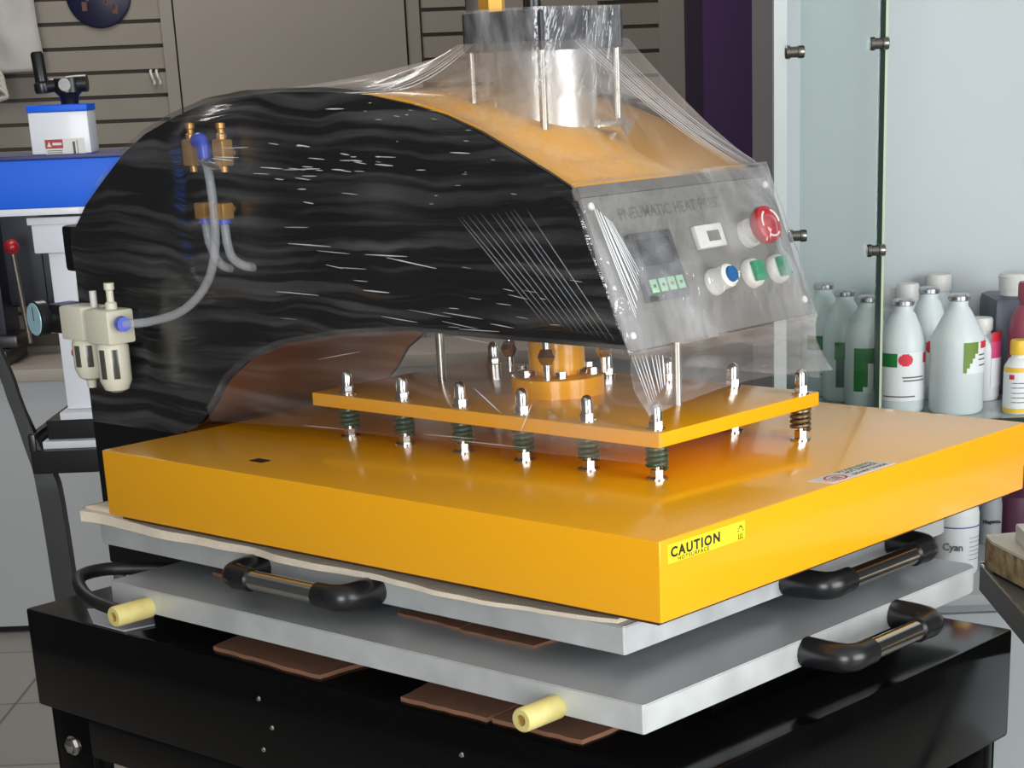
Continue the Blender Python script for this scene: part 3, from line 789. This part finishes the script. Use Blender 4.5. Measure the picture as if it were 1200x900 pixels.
mb.build('lower_sheet', [FLO, STR], wrap)
# tent from the cylinder cap down to the rims of the housing
mb = MB(); rows = []; NT, NR = 160, 24
def rim(th):
    dx, dy = math.cos(th), math.sin(th); best = 9
    for (lim, comp, c0) in ((-.262,dx,XC),(-.80,dx,XC)):
        t = (lim-c0)/comp if abs(comp) > 1e-6 else 9
        if t > 0: best = min(best, t)
    for lim in (HY0-.002,HY1+.002):
        t = (lim-YC)/dy if abs(dy) > 1e-6 else 9
        if t > 0: best = min(best, t)
    return XC+dx*best, YC+dy*best
for i in range(NR+1):
    s = i/NR; row = []
    for k in range(NT+1):
        th = 2*PI*k/NT; ox, oy = rim(th)
        dx, dy = math.cos(th), math.sin(th); q_ = (CH+.003)/max(abs(dx),abs(dy))
        ix, iy = XC+dx*q_, YM+dy*q_*((YH-YL)/2/CH)
        zo = ztop(ox)+.005; zi = 1.462
        pw = 1.15 if abs(th-.9) < .9 else 2.0
        fl_ = (1-s)**pw
        x = ix+(ox-ix)*s; y = iy+(oy-iy)*s
        z = max(zo+(zi-zo)*fl_, ztop(x)+.004) + .0016*noise.noise(Vector((th*14,s*3,2)))*math.sin(PI*min(1,s*1.0))
        row.append((x,y,z))
    rows.append(row)
mb.grid(rows); mb.build('cap_tent', FT, wrap)
# hugging sheet round the cap
mb = MB(); rows = []
for i in range(9):
    row = []
    for k in range(81):
        th = 2*PI*k/80; dx, dy = math.cos(th), math.sin(th); q_ = (CH+.0035+.001*noise.noise(Vector((th*9,i*.4,0))))/max(abs(dx),abs(dy)); q_ = min(q_, CH*1.36)
        row.append((XC+dx*q_, YM+dy*q_*((YH-YL)/2/CH), 1.40+i/8*.098))
    rows.append(row)
mb.grid(rows); mb.build('cap_wrap', FC, wrap)
# back part of the top, behind the tent
mb = MB(); rows = []
for i in range(31):
    x = -.78 - i/30*.38
    rows.append([(x, HY0-.004+j/12*(HY1-HY0+.008), ztop(x)+.005+.0012*noise.noise(Vector((x*30,j*.4,3)))) for j in range(13)])
mb.grid(rows); mb.build('back_sheet', FP, wrap)
# sheet in front of the control panel
mb = MB(); rows = []
for i in range(61):
    t = -.006+i/60*.192; row = []
    for j in range(101):
        y = HY0-.008+j/100*(HY1-HY0+.018)
        bul = .014 + .036*math.exp(-((y-.455)/.035)**2-((t-.103)/.03)**2) + .026*math.exp(-((y-.43)/.09)**2-((t-.057)/.025)**2)
        ed = math.sin(PI*min(1,max(0,(y-HY0+.008)/(HY1-HY0+.018))))**.4
        n = .003 + bul*ed*math.sin(PI*min(1,max(0.06,i/60)))**.5 + .002*noise.noise(Vector((y*26,t*60,4)))
        row.append(tuple(pp3(y,t,n)))
    rows.append(row)
mb.grid(rows); mb.build('panel_sheet', FP, wrap)
# skirt below the control panel, and far side, down to the pressure plate
mb = MB(); rows = []
for i in range(25):
    s = i/24; row = []
    for j in range(121):
        y = HY0-.006+j/120*(HY1-HY0+.014)
        x = -.182 + .022*s - .012*math.sin(PI*s) + .0018*noise.noise(Vector((y*40,s*4,1)))
        z = 1.143 + (1.078-1.143)*s + (.012*math.sin(PI*j/120))*s
        row.append((x,y,z))
    rows.append(row)
mb.grid(rows); mb.build('front_skirt', FL, wrap)
mb = MB(); rows = []
for i in range(25):
    s = i/24; row = []
    for j in range(61):
        x = -.19 - j/60*.62
        zt = interp(botz, x)
        row.append((x+.02*s, HY1+.006-.012*s+.0015*noise.noise(Vector((x*20,s*8,1))), zt+.02+(1.07-zt-.02)*s))
    rows.append(row)
mb.grid(rows); mb.build('far_skirt', FL, wrap)
# tight folds: thin ridges of gathered film
def folds(n, fa, fb, r, jit=.004, sag=.0):
    for k in range(n):
        u = (k+random.uniform(-.3,.3))/max(1,n-1)
        a, b = Vector(fa(u)), Vector(fb(u)); pts = []
        for i in range(9):
            s = i/8; p = a.lerp(b, s); p.z -= sag*math.sin(PI*s); pts.append(p)
        rr = r*random.uniform(.5,1.2)
        mb = MB(); mb.tube(pts, rr, 6, [rr*(.35+.65*math.sin(PI*min(1,max(0,(i+.3)/8.6)))) for i in range(9)], .6)
        mb.build('film_fold', STR, wrap)
folds(10, lambda u: pp3(.197+.022*u,.156-.02*u,.012), lambda u: pp3(.204+.032*u,.03+.05*u,.013), .0008)
folds(9, lambda u: (-.187+.004*u,HY0-.003+.05*u,1.140-.006*u), lambda u: (-.183+.012*u,.216+.012*u,1.082+.022*u), .0008)
folds(10, lambda u: (XC+CH+.002,YC-.01+.09*u,1.462-.02*u), lambda u: (-.268,HY1-.05*(1-u),1.318), .0007, sag=.008)
folds(6, lambda u: (XC-CH+.02*u,YC-CH-.002,1.462), lambda u: (XC-.14+.05*u,HY0,ztop(XC-.14+.05*u)+.004), .0005, sag=.01)

# ================================================================== SECOND PRESS, LEFT, ON ITS TROLLEY
B2 = 3.3
def A_(px, py, b=B2): return bg(px, py, b)[0]
def Z_(px, py, b=B2): return bg(px, py, b)[1]
tr = empty('trolley', room(-.75,3.5,0), 'black metal trolley with a curved upright, holding the white and blue press', 'trolley')
zs0, zs1 = Z_(60,556), Z_(60,528)
al = A_(36,540)
mb = MB(); rbox(mb, al, -.30, B2, B2+.45, zs0, zs1, .006); mb.build('shelf', BLACKR, tr)
mb = MB(); 
for (q0,q1,c0,c1) in ((al,al+.012,B2,B2+.45),(al,-.30,B2+.44,B2+.45)): rbox(mb,q0,q1,c0,c1,zs1-.002,zs1+.028,.002)
mb.build('shelf_rim', BLACKR, tr)
cu = [(A_(0,432),Z_(0,432)),(A_(14,470),Z_(14,470)),(A_(34,520),Z_(34,520)),(A_(48,552),Z_(48,552)),(A_(58,590),Z_(58,590)),(A_(74,690),Z_(74,690)),(A_(84,760),Z_(84,760)),(A_(110,980),0.0)]
cu = [(A_(-60,300),Z_(-60,300))] + cu
mb = MB(); pts = spline([room(a,B2+.02,z) for a,z in cu],6)
mb.tube(pts, .02, 4, [.014+.012*min(1,max(0,(i-14)/14)) for i in range(len(pts))], 1.0); mb.build('curved_upright', BLACKR, tr)
for (px,b,wd) in ((131,B2+.2,.02),):
    a = A_(px,600,b); mb = MB(); rbox(mb,a-wd/2,a+wd/2,b-.01,b+.016,0,zs0+.01,.003); mb.build('leg', BLACKR if wd > .022 else mat('grey_leg',(84,80,76),.5), tr)
for (a,b) in ((-.32,B2+.03),(-.32,B2+.42)):
    mb = MB(); rbox(mb,a-.013,a+.013,b-.013,b+.013,0,zs0+.01,.003); mb.build('leg', BLACKR, tr)
# gusset at the foot of the upright
p2 = empty('small_heat_press', room(-.75,3.5,zs1), 'white and blue manual heat press with a black hand crank, at the left behind', 'heat press')
z0 = zs1+.0002
mb = MB(); rbox(mb, A_(48,524), -.42, B2+.012, B2+.40, z0, z0+.013, .002); mb.build('base_plate', WHITEM, p2)
mb = MB(); rbox(mb, A_(50,510), -.43, B2+.03, B2+.38, z0+.013, z0+.046, .003); mb.build('rubber_platen', BLACKR, p2)
mb = MB(); rbox(mb, A_(66,497), -.44, B2+.03, B2+.38, z0+.046, z0+.059, .002); mb.build('platen_edge', WHITEM, p2)
mb = MB(); ac_, zt_ = A_(57,310,B2+.06), Z_(60,256,B2+.06)
rbox(mb, A_(59,320,B2+.06), A_(59,320,B2+.06)+.085, B2+.06, B2+.15, z0+.059, zt_-.05, .004)
rbox(mb, A_(43,290,B2+.06), A_(43,290,B2+.06)+.115, B2+.04, B2+.17, zt_-.055, zt_, .003)
rbox(mb, A_(36,257,B2+.06), A_(36,257,B2+.06)+.15, B2+.03, B2+.18, zt_-.008, zt_+.004, .002)
mb.build('column', WHITEM, p2)
zb_a, zb_b = Z_(0,246), Z_(0,189)
mb = MB(); rbox(mb, -1.35, -.55, B2, B2+.16, zb_a, zb_b, .003); bm_ = mb.build('beam', BLUEM, p2)
mb = MB(); rbox(mb, -1.35, -.55, B2-.002, B2+.162, zb_b, zb_b+.007, .001); mb.build('beam_edge', BLUED, bm_)
mb = MB(); rbox(mb, -1.35, -.55, B2-.002, B2+.16, zb_a-.011, zb_a, .001); mb.build('beam_lip', WHITEM, bm_)
h0, h1, zh = A_(36,180), A_(106,180), Z_(70,131)
mb = MB(); rbox(mb, h0, h1, B2+.01, B2+.07, zb_b+.007, zh, .003); hd = mb.build('crank_head', WHITEM, p2)
mb = MB(); rbox(mb, h0-.001, h1+.001, B2+.008, B2+.072, zh, zh+.011, .002); mb.build('head_cap', BLUEM, hd)
mb = MB(); lm = RM @ Matrix.Translation((A_(50,165),B2+.0098,Z_(50,184)))
mb.m(0).box((0,-.0004,0),(.066,.0002,.027),0,lm); mb.m(1).box((.001,-.0007,.012),(.030,-.0003,.026),0,lm)
mb.m(2)
for k in range(3): mb.box((.003,-.0007,.002+.003*k),(.028,-.0003,.0032+.003*k),0,lm)
mb.box((.046,-.0007,.003),(.05,-.0003,.022),0,lm); mb.box((.053,-.0007,.003),(.054,-.0003,.024),0,lm)
mb.m(0).prism([lm @ Vector(v) for v in ((.004,-.0009,.015),(.011,-.0009,.015),(.0075,-.0009,.023))], GV*.0002)
mb.box((.013,-.0009,.017),(.028,-.0007,.021),0,lm)
mb.build('warning_label', [WHITEP, REDP, GREYI], hd)
zk = zh+.011; ak = (A_(74,110)); bk = B2+.04
mb = MB(); mb.m(0).lathe([(0,0),(.014,0),(.016,.012),(.022,.018),(.022,.04),(0,.04)], room(ak,bk,zk), (0,0,1), 20)
mb.tube([room(ak,bk,zk+.03), room(ak-.02,bk,zk+.03), room(A_(44,100),bk,zk+.028)], .011, 10)
mb.tube([room(ak,bk,zk+.03), room(ak+.018,bk,zk+.031), room(A_(96,100),bk,zk+.031)], .014, 10)
mb.lathe([(0,0),(.012,0),(.014,.005),(.014,.014),(.0105,.018),(.0105,.06),(.0085,.064),(0,.064)], room(A_(43,100),bk,zk+.018), (-.10,0,1), 16)
mb.m(1).lathe([(.0,0),(.010,0),(.010,.002),(0,.002)], room(ak,bk-.022,zk+.03), -GV, 16)
mb.build('hand_crank', [BLACKR, CHROME], p2)

# lever press on the counter with a red ball knob
lp = empty('lever_press', room(bg(10,400,5.3)[0],5.33,.722), 'dark lever press with a red ball knob, on the low counter at the left edge', 'press')
B3 = 5.3
mb = MB(); a0, z0_ = bg(-40,430,B3); a1 = bg(30,420,B3)[0]; rbox(mb,a0,bg(22,415,B3)[0],B3-.12,B3+.1,.722,.765,.006); rbox(mb,a0,bg(30,400,B3)[0],B3-.08,B3+.06,.765,.80,.008); mb.build('base', BLACKR, lp)
mb = MB(); rbox(mb,bg(-40,300,B3)[0],bg(2,300,B3)[0],B3-.05,B3+.1,.79,1.12,.01); rbox(mb,bg(-40,300,B3)[0],bg(47,300,B3)[0],B3+.03,B3+.12,.86,1.16,.02); rbox(mb,bg(-40,300,B3)[0],bg(60,300,B3)[0],B3+.04,B3+.11,.86,1.04,.015); mb.build('body', NAVY, lp)
pa, pz = bg(14,292,B3-.14); qa, qz = bg(30,395,B3-.14)
mb = MB(); mb.cyl(room(qa,B3-.1,qz-.02), room(pa,B3-.14,pz), .007, 12); lv = mb.build('lever', STEEL, lp)
mb = MB(); mb.lathe([(0,-.02),(.012,-.017),(.019,-.008),(.02,0),(.018,.009),(.011,.017),(0,.02)], room(pa,B3-.14,pz+.006)); mb.build('ball_knob', REDP, lv)

# ------------------------------------------------------------------ things hanging on the slatted wall
def wallz(px, py, b=5.55): return bg(px, py, b)
mb = MB(); rows = []
for j in range(25):
    v = j/24; row = []
    zt = 1.72-(1.72-wallz(20,88)[1])*v
    for i in range(25):
        u = i/24; a_r = wallz(38,0)[0] + (wallz(53,80)[0]-wallz(38,0)[0])*v
        a = -1.75+(a_r+1.75)*u
        row.append(room(a, 5.53-.012*math.sin(u*17+2*noise.noise(Vector((u*3,v*2,0)))) - .02*math.sin(PI*u), zt+.02*(u-.5)*v))
    rows.append(row)
mb.grid(rows); sh = mb.build('white_garment', CLOTH); tag(sh, 'pale fabric garment hanging on the slatted wall in the top left corner', 'garment')
sh.modifiers.new('t','SOLIDIFY').thickness = .012
mb = MB()
for k in range(4):
    q = [wallz(-30,70+6*k,5.5), wallz(2,82+6*k,5.5), wallz(10+2*k,100+4*k,5.5), wallz(4,118,5.5), wallz(-30,140,5.5)]
    mb.tube(spline([room(a,5.45-.006*k,z) for a,z in q],6), .006, 8)
cb = mb.build('cable_coil', mat('pale_cable',(172,166,158),.5)); tag(cb, 'loops of pale cable hanging at the left edge under the pale garment', 'cable')
a, z = wallz(112,-8); mb = MB()
mb.m(0).lathe([(0,0),(.088,0),(.088,.006),(.082,.010),(0,.010)], room(a,5.585,z), -GV, 40)
mb.m(1)
for k in range(16):
    x = random.uniform(-.05,.04); y = random.uniform(-.06,.05); mb.box((x,-.0112,y),(x+random.uniform(.006,.016),-.0098,y+random.uniform(.012,.04)),0,RM @ Matrix.Translation((a,5.585,z)))
bd = mb.build('round_plaque', [mat('navy_print',(24,24,54),.4), mat('brown_print',(92,56,52),.5)]); tag(bd, 'round dark blue plaque on the slatted wall at the top edge', 'plaque')
mb = MB()
for dx in (0,.016):
    a, z = wallz(175,90); p = room(a+dx,5.58,z)
    mb.tube(spline([p+GV*.01+Vector((0,0,.016)), p-GV*.006+Vector((0,0,.014)), p-GV*.012+RV*.004, p-GV*.006+RV*.008+Vector((0,0,-.014)), p-GV*.014+RV*.009+Vector((0,0,-.018))],5), .0035, 8)
hk = mb.build('wall_hook', WHITEP); tag(hk, 'small double steel hook in a groove of the slatted wall', 'hook')

# ================================================================== DISPLAY SHELVES, RIGHT
SB0 = 3.22
zsh = bg(1180,490,SB0)[1]
mb = MB(); mb.m(0); rbox(mb, a_p1, 2.2, SB0, AB, zsh-.008, zsh, .001)
gs = mb.build('glass_shelf', [mat('shelf_glass',(150,164,162),.08,coat=.5)]); tag(gs, 'glass shelf under the row of milky solution bottles, on the white wall', 'shelf')
mb = MB(); rbox(mb, a_p1, 2.2, SB0-.002, SB0, zsh-.0085, zsh+.0005); mb.build('front_edge', GLASSE, gs)
# glass pane standing in front of the left bottles
GB = 3.27
def glass_mat():
    m = bpy.data.materials.new('tinted_clear_glass'); m.use_nodes = True; nt = m.node_tree; nt.nodes.clear(); N = nt.nodes
    o = N.new('ShaderNodeOutputMaterial'); t = N.new('ShaderNodeBsdfTransparent'); t.inputs[0].default_value = (.90,.935,.92,1)
    g = N.new('ShaderNodeBsdfGlossy'); g.inputs['Roughness'].default_value = .02; f = N.new('ShaderNodeFresnel'); f.inputs[0].default_value = 1.45
    x = N.new('ShaderNodeMixShader'); nt.links.new(f.outputs[0], x.inputs[0]); nt.links.new(t.outputs[0], x.inputs[1]); nt.links.new(g.outputs[0], x.inputs[2]); nt.links.new(x.outputs[0], o.inputs[0]); return m
ag1 = bg(1031,240,GB)[0]
gp_ = empty('glass_partition', room((a_p1+ag1)/2,GB,zsh), 'upright glass partition with steel clamps in front of the left bottles', 'glass panel')
mb = MB(); rbox(mb, a_p1+.002, ag1-.004, GB, GB+.008, zsh+.0005, 2.3); mb.build('pane', glass_mat(), gp_)
mb = MB(); mb.m(0); rbox(mb, ag1-.004, ag1+.0045, GB-.001, GB+.009, zsh+.0005, 2.3); mb.m(1); rbox(mb, ag1+.0045, ag1+.0085, GB-.001, GB+.009, zsh+.0005, 2.3); mb.build('pane_edge', [GLASSE, GLASSL], gp_)
for (px,py) in ((1030,51),(1026,293),(931,61),(934,276)):
    a, z = bg(px,py,GB); mb = MB()
    mb.lathe([(0,-.0155),(.0092,-.0155),(.0104,-.014),(.0104,-.008),(.0085,-.007),(.0085,.004),(.0098,.005),(.0098,.013),(.0088,.0148),(0,.0148)], room(a,GB-.006,z), RV, 20); mb.build('clamp', mat('dark_steel',(128,126,120),.25,metal=1), gp_)

def bottle_profile(r, h, neck=.016, cap='foil'):
    sh_ = h*.62
    return [(0,0),(r*.9,0),(r,.006),(r,sh_),(r*.97,sh_+.008),(neck*1.35,h*.88),(neck,h*.92),(neck,h)]
def dot(mi, tc, zc, rd, rz):
    return [(mi, tc-rd*math.sqrt(max(0,1-((k+.5)/4-1)**2)), tc+rd*math.sqrt(max(0,1-((k+.5)/4-1)**2)), zc+rz*(k/4-1), zc+rz*((k+1)/4-1)) for k in range(8)]
def solution_bottle(px, pytop, b, r, label, face, zb=None):
    """milky bottle with crimped silver cap; face: print on its front, list of (kind, angle0, angle1, z0, z1)"""
    a, zt = bg(px, pytop, b); base = zsh+.0006; h = zt-base-.006
    root = empty('solution_bottle', room(a,b,base), label, 'bottle', 'milky solution bottles on the glass shelf')
    p0 = room(a,b,base)
    MB().lathe(bottle_profile(r,h), p0, (0,0,1), 36).build('bottle_body', BOTT, root)
    MB().lathe([(.0165,h-.007),(.0185,h-.005),(.0185,h+.001),(.016,h+.004),(.006,h+.0035),(0,h+.003)], p0, (0,0,1), 24).build('foil_cap', FOIL, root)
    if face:
        mb = MB(); mats = [LABW, LABG, LABR, GREYI, LABL, LABP, mat('teal_label_print',(70,104,92),.5)]  # last entry is a teal block of the label print
        face = [q for f in face for q in (dot(*f[1:]) if f[0] == 'dot' else [f])]
        for (mi, t0, t1, z0, z1) in face:
            lift = .0004 if mi == 0 else .0008
            rows = []
            for zz in (z0, z1):
                row = []
                for k in range(13):
                    # angle 0 faces the camera along -b, positive to the right
                    th = math.radians(t0+(t1-t0)*k/12); d = RV*math.sin(th) - GV*math.cos(th)
                    row.append(p0 + d*(r+lift) + Vector((0,0,zz*h)))
                rows.append(row)
            mb.m(mi).grid(rows)
        mb.build('bottle_label', mats, root)
    return root
std = [(0,-75,75,.12,.56),(1,-70,-22,.43,.555),('dot',2,-2,.495,18,.055),(2,48,62,.46,.55)]
def txtrows(t0,t1,zs): return [(3,t0+random.uniform(0,6),t1-random.uniform(0,12),z,z+.012) for z in zs]
solution_bottle(965,330,3.54,.038,'milky bottle behind the glass, farthest left beside the white post',[(0,-60,70,.18,.56),(1,-55,0,.43,.56),(2,22,42,.44,.55)]+txtrows(-20,40,(.2,)))
solution_bottle(990,338,3.47,.038,'milky bottle behind the glass, second from the white post',[(1,-34,12,.40,.56),(6,-30,-8,.14,.40)])
solution_bottle(1017,345,3.40,.038,'milky bottle directly behind the dark glass edge with a large green swoosh',[(0,-45,70,.14,.56),(1,-44,18,.42,.56),(1,-44,-6,.20,.42),(1,-44,-18,.155,.20)])
solution_bottle(1059,349,3.33,.040,'milky bottle with red dot label just right of the glass edge',std+txtrows(-10,56,(.33,.30))+txtrows(-60,30,(.155,)))
solution_bottle(1089,335,3.46,.036,'milky bottle set back between the red dot bottle and the large front bottle',std+txtrows(10,50,(.2,)))
solution_bottle(1124,343,3.30,.046,'large milky bottle with lime and red label, frontmost of the row',[(0,10,78,.36,.62),(4,2,36,.53,.63),(4,2,28,.49,.53),(4,2,22,.45,.49),(4,2,16,.41,.45),(4,2,9,.37,.41),(2,44,76,.57,.63)]+txtrows(36,70,(.42,.47,.51)))
def capped_bottle(px, pytop, b, r, m, capm, label, cat='bottle', round_=True, h_extra=0, lab=None, name='ink_bottle', caph=.028, capr=.02, base=None, group=None):
    a, zt = bg(px, pytop, b); base = zsh+.0006 if base is None else base; h = zt-base-caph
    root = empty(name, room(a,b,base), label, cat, group); p0 = room(a,b,base)
    MB().lathe([(0,0),(r*.93,0),(r,.006),(r,h*.74),(r*.94,h*.82),(capr*1.1,h*.93),(capr*.9,h*.95),(capr*.9,h)], p0, (0,0,1), 32).build('bottle_body', m, root)
    pr = [(capr,h),(capr*1.04,h+.002),(capr*1.04,h+caph-.004),(capr*.95,h+caph),(0,h+caph)]
    MB().lathe(pr, p0, (0,0,1), 24).build('screw_cap', capm, root)
    if lab:
        mb = MB()
        for (mi,t0,t1,z0,z1) in lab[1]:
            rows = []
            for zz in (z0,z1):
                rows.append([p0 + (RV*math.sin(math.radians(t0+(t1-t0)*k/10)) - GV*math.cos(math.radians(t0+(t1-t0)*k/10)))*(r+.0005+.0003*(mi>0)) + Vector((0,0,zz*h)) for k in range(11)])
            mb.m(mi).grid(rows)
        if len(lab) > 2:
            (txt, t0, z, size, mi) = lab[2]; mb.m(mi)
            th = math.radians(t0); d = RV*math.sin(th) - GV*math.cos(th); tx = RV*math.cos(th)+GV*math.sin(th)
            text_bm(mb, txt, size, frame(p0+d*(r+.0012)+Vector((0,0,z*h)), tx, (0,0,1)), .0003, 1, .0003, 'CENTER')
        mb.build('bottle_label', lab[0], root)
    return root
capped_bottle(1064,332,3.575,.027,BOTT,WHITEP,'white capped bottle rising behind the red dot bottle',caph=.032,capr=.02)
capped_bottle(1101,321,3.625,.028,BOTT,WHITEP,'tallest white capped bottle at the back of the glass shelf',caph=.03,capr=.022)
capped_bottle(1041,336,3.615,.022,BOTT,WHITEP,'white capped bottle half hidden by the dark glass edge',caph=.03,capr=.018)
capped_bottle(1150,372,3.42,.036,LABW,WHITEP,'slim bottle with pink label peeking out behind the large front bottle',caph=.022,lab=([LABR,LABP,LABW],[(2,20,88,.2,.62),(0,20,88,.86,1.0),(1,20,88,.62,.86),(0,20,88,.26,.31)]))
# dark square jerry can
a, zt = bg(1188,318,3.52); root = empty('ink_canister', room(a,3.52,zsh+.0006), 'large dark grey ink canister with a white screw cap at the right edge', 'canister')
mb = MB(); zc_ = bg(1188,345,3.52)[1]; rbox(mb, bg(1156,400,3.52)[0], bg(1156,400,3.52)[0]+.125, 3.46, 3.6, zsh+.0006, zc_, .014); mb.build('canister_body', INKB, root)
MB().lathe([(.03,0),(.03,.014),(.032,.014),(.033,.036),(.03,.04),(0,.04)], room(bg(1192,330,3.52)[0],3.52,zc_-.002), (0,0,1), 28).build('screw_cap', WHITEP, root)
capped_bottle(1208,330,3.38,.034,INKM,INKM,'dull magenta ink bottle cut by the right edge, above the yellow one',caph=.03)
capped_bottle(1196,398,3.27,.026,LABW,INKY,'small ink bottle with a yellow cap and white label at the right edge',caph=.024,capr=.016,lab=([INKY,LABW,LABR,GREYI],[(0,-89,89,.03,.10),(1,-89,89,.10,.72),(0,-89,89,.72,.8),(2,-50,-30,.6,.68)]+[(3,-40,40,z,z+.015) for z in (.2,.28,.36,.45,.53)]))

# lower deck with ink bottles, and the white cabinet under it
zdk = bg(1130,664,3.2)[1]
cbx = empty('white_cabinet', room(1.2,3.4,0), 'white base cabinet under the ink bottles, right of the black stand', 'cabinet')
mb = MB(); rbox(mb, a_p1, 2.2, 3.06, AB-.002, .0, zdk-.026, .002); mb.build('cabinet_body', WHITEW, cbx)
mb = MB(); rbox(mb, a_p1, 2.2, 3.02, AB-.002, zdk-.018, zdk, .002); mb.build('deck', WHITEW, cbx)
mb = MB(); rbox(mb, a_p1+.05, 1.3, 3.048, 3.06, zdk-.36, zdk-.04, .003); rbox(mb, a_p1+.05, 1.3, 3.048, 3.06, .05, zdk-.366, .003); mb.build('drawer_front', WHITEW, cbx)
dk = zdk+.0005
def deck_bottle(px, pytop, b, r, m, capm, label, lab=None): return capped_bottle(px, pytop, b, r, m, capm, label, base=dk, lab=lab, caph=.03, capr=.018)
deck_bottle(1083,560,3.22,.030,GREYBX,INKB,'dark grey ink bottle on the lower deck, left of the cyan one')
deck_bottle(1103,566,3.34,.022,GREYBX,INKB,'grey ink bottle on the lower deck close behind the cyan one')
deck_bottle(1124,556,3.17,.036,LABW,BLUEP,'white ink bottle lettered Cyan on the lower deck',([LABW,GREYI,mat('blue_band',(60,84,170),.5)],[(2,-80,80,.60,.615)]+[(1,22,70,z,z+.006) for z in (.2,.26,.31,.36,.42,.47)],('Cyan',-22,.33,.017,1)))
deck_bottle(1162,556,3.36,.021,mat('grey_label_bottle',(150,154,158),.5),INKD,'grey ink bottle lettered Magenta behind the chipboard offcut',([LABW,INK],[],('Magenta',-4,.43,.0095,1)))
capped_bottle(1148,540,3.46,.018,INKD,INKD,'slim maroon ink bottle between the cyan and the grey lettered bottle',base=dk,caph=.03,capr=.012)
capped_bottle(1198,548,3.40,.042,INKD,INKD,'broad maroon ink bottle at the right edge behind the white box',base=dk,caph=.03,capr=.02)

# steel bench with a chipboard offcut at the right edge
ba0, bb1, bz = .5745, 2.55, .770
bn = empty('steel_bench', room(.9,2.2,0), 'grey steel tray bench entering from the right edge beside the stand', 'bench')
mb = MB(); rbox(mb, ba0, 1.3, 1.75, bb1, bz-.036, bz, .002); mb.build('tray_top', STEELT, bn)
mb = MB(); rbox(mb, ba0, 1.3, bb1-.003, bb1, bz, bz+.004); rbox(mb, ba0, ba0+.003, 1.75, bb1, bz, bz+.003); mb.build('tray_lip', CHROME, bn)
for (a,b) in ((.80,bb1-.05),(1.25,bb1-.05),(.80,1.8),(1.25,1.8)):
    mb = MB(); rbox(mb, a-.02,a+.02,b-.02,b+.02,0,bz-.036,.002); mb.build('leg', STEELT, bn)
ch_ = empty('chipboard_offcut', room(.8,2.3,bz), 'thick chipboard offcut with a pale curved top lying on the steel bench', 'board')
def offc(z0,z1):
    pts = [room(a,b,z0) for a,b in ((ba0+.004,bb1-.012),(ba0+.004,bb1-.05),(ba0+.02,bb1-.12),(ba0+.05,bb1-.24),(ba0+.09,bb1-.42),(ba0+.13,1.85),(1.25,1.85),(1.25,bb1-.03),(.70,bb1-.006),(.62,bb1-.004))]
    m_ = MB(); m_.prism(pts, (0,0,z1-z0)); return m_
offc(bz+.0045,bz+.041).build('chipboard_core', CHIP, ch_); offc(bz+.041,bz+.0445).build('laminate_top', WOODTOP, ch_)
a_w = bg(1190,610,2.50)[0]
mb = MB(); rbox(mb, a_w, a_w+.14, 2.36, 2.50, bz+.0447, bz+.068, .003); wb = mb.build('box_body', WHITEP)
pb = wb; pb.name = 'paper_box'; tag(pb, 'small white box lying on the chipboard offcut at the right edge', 'box')
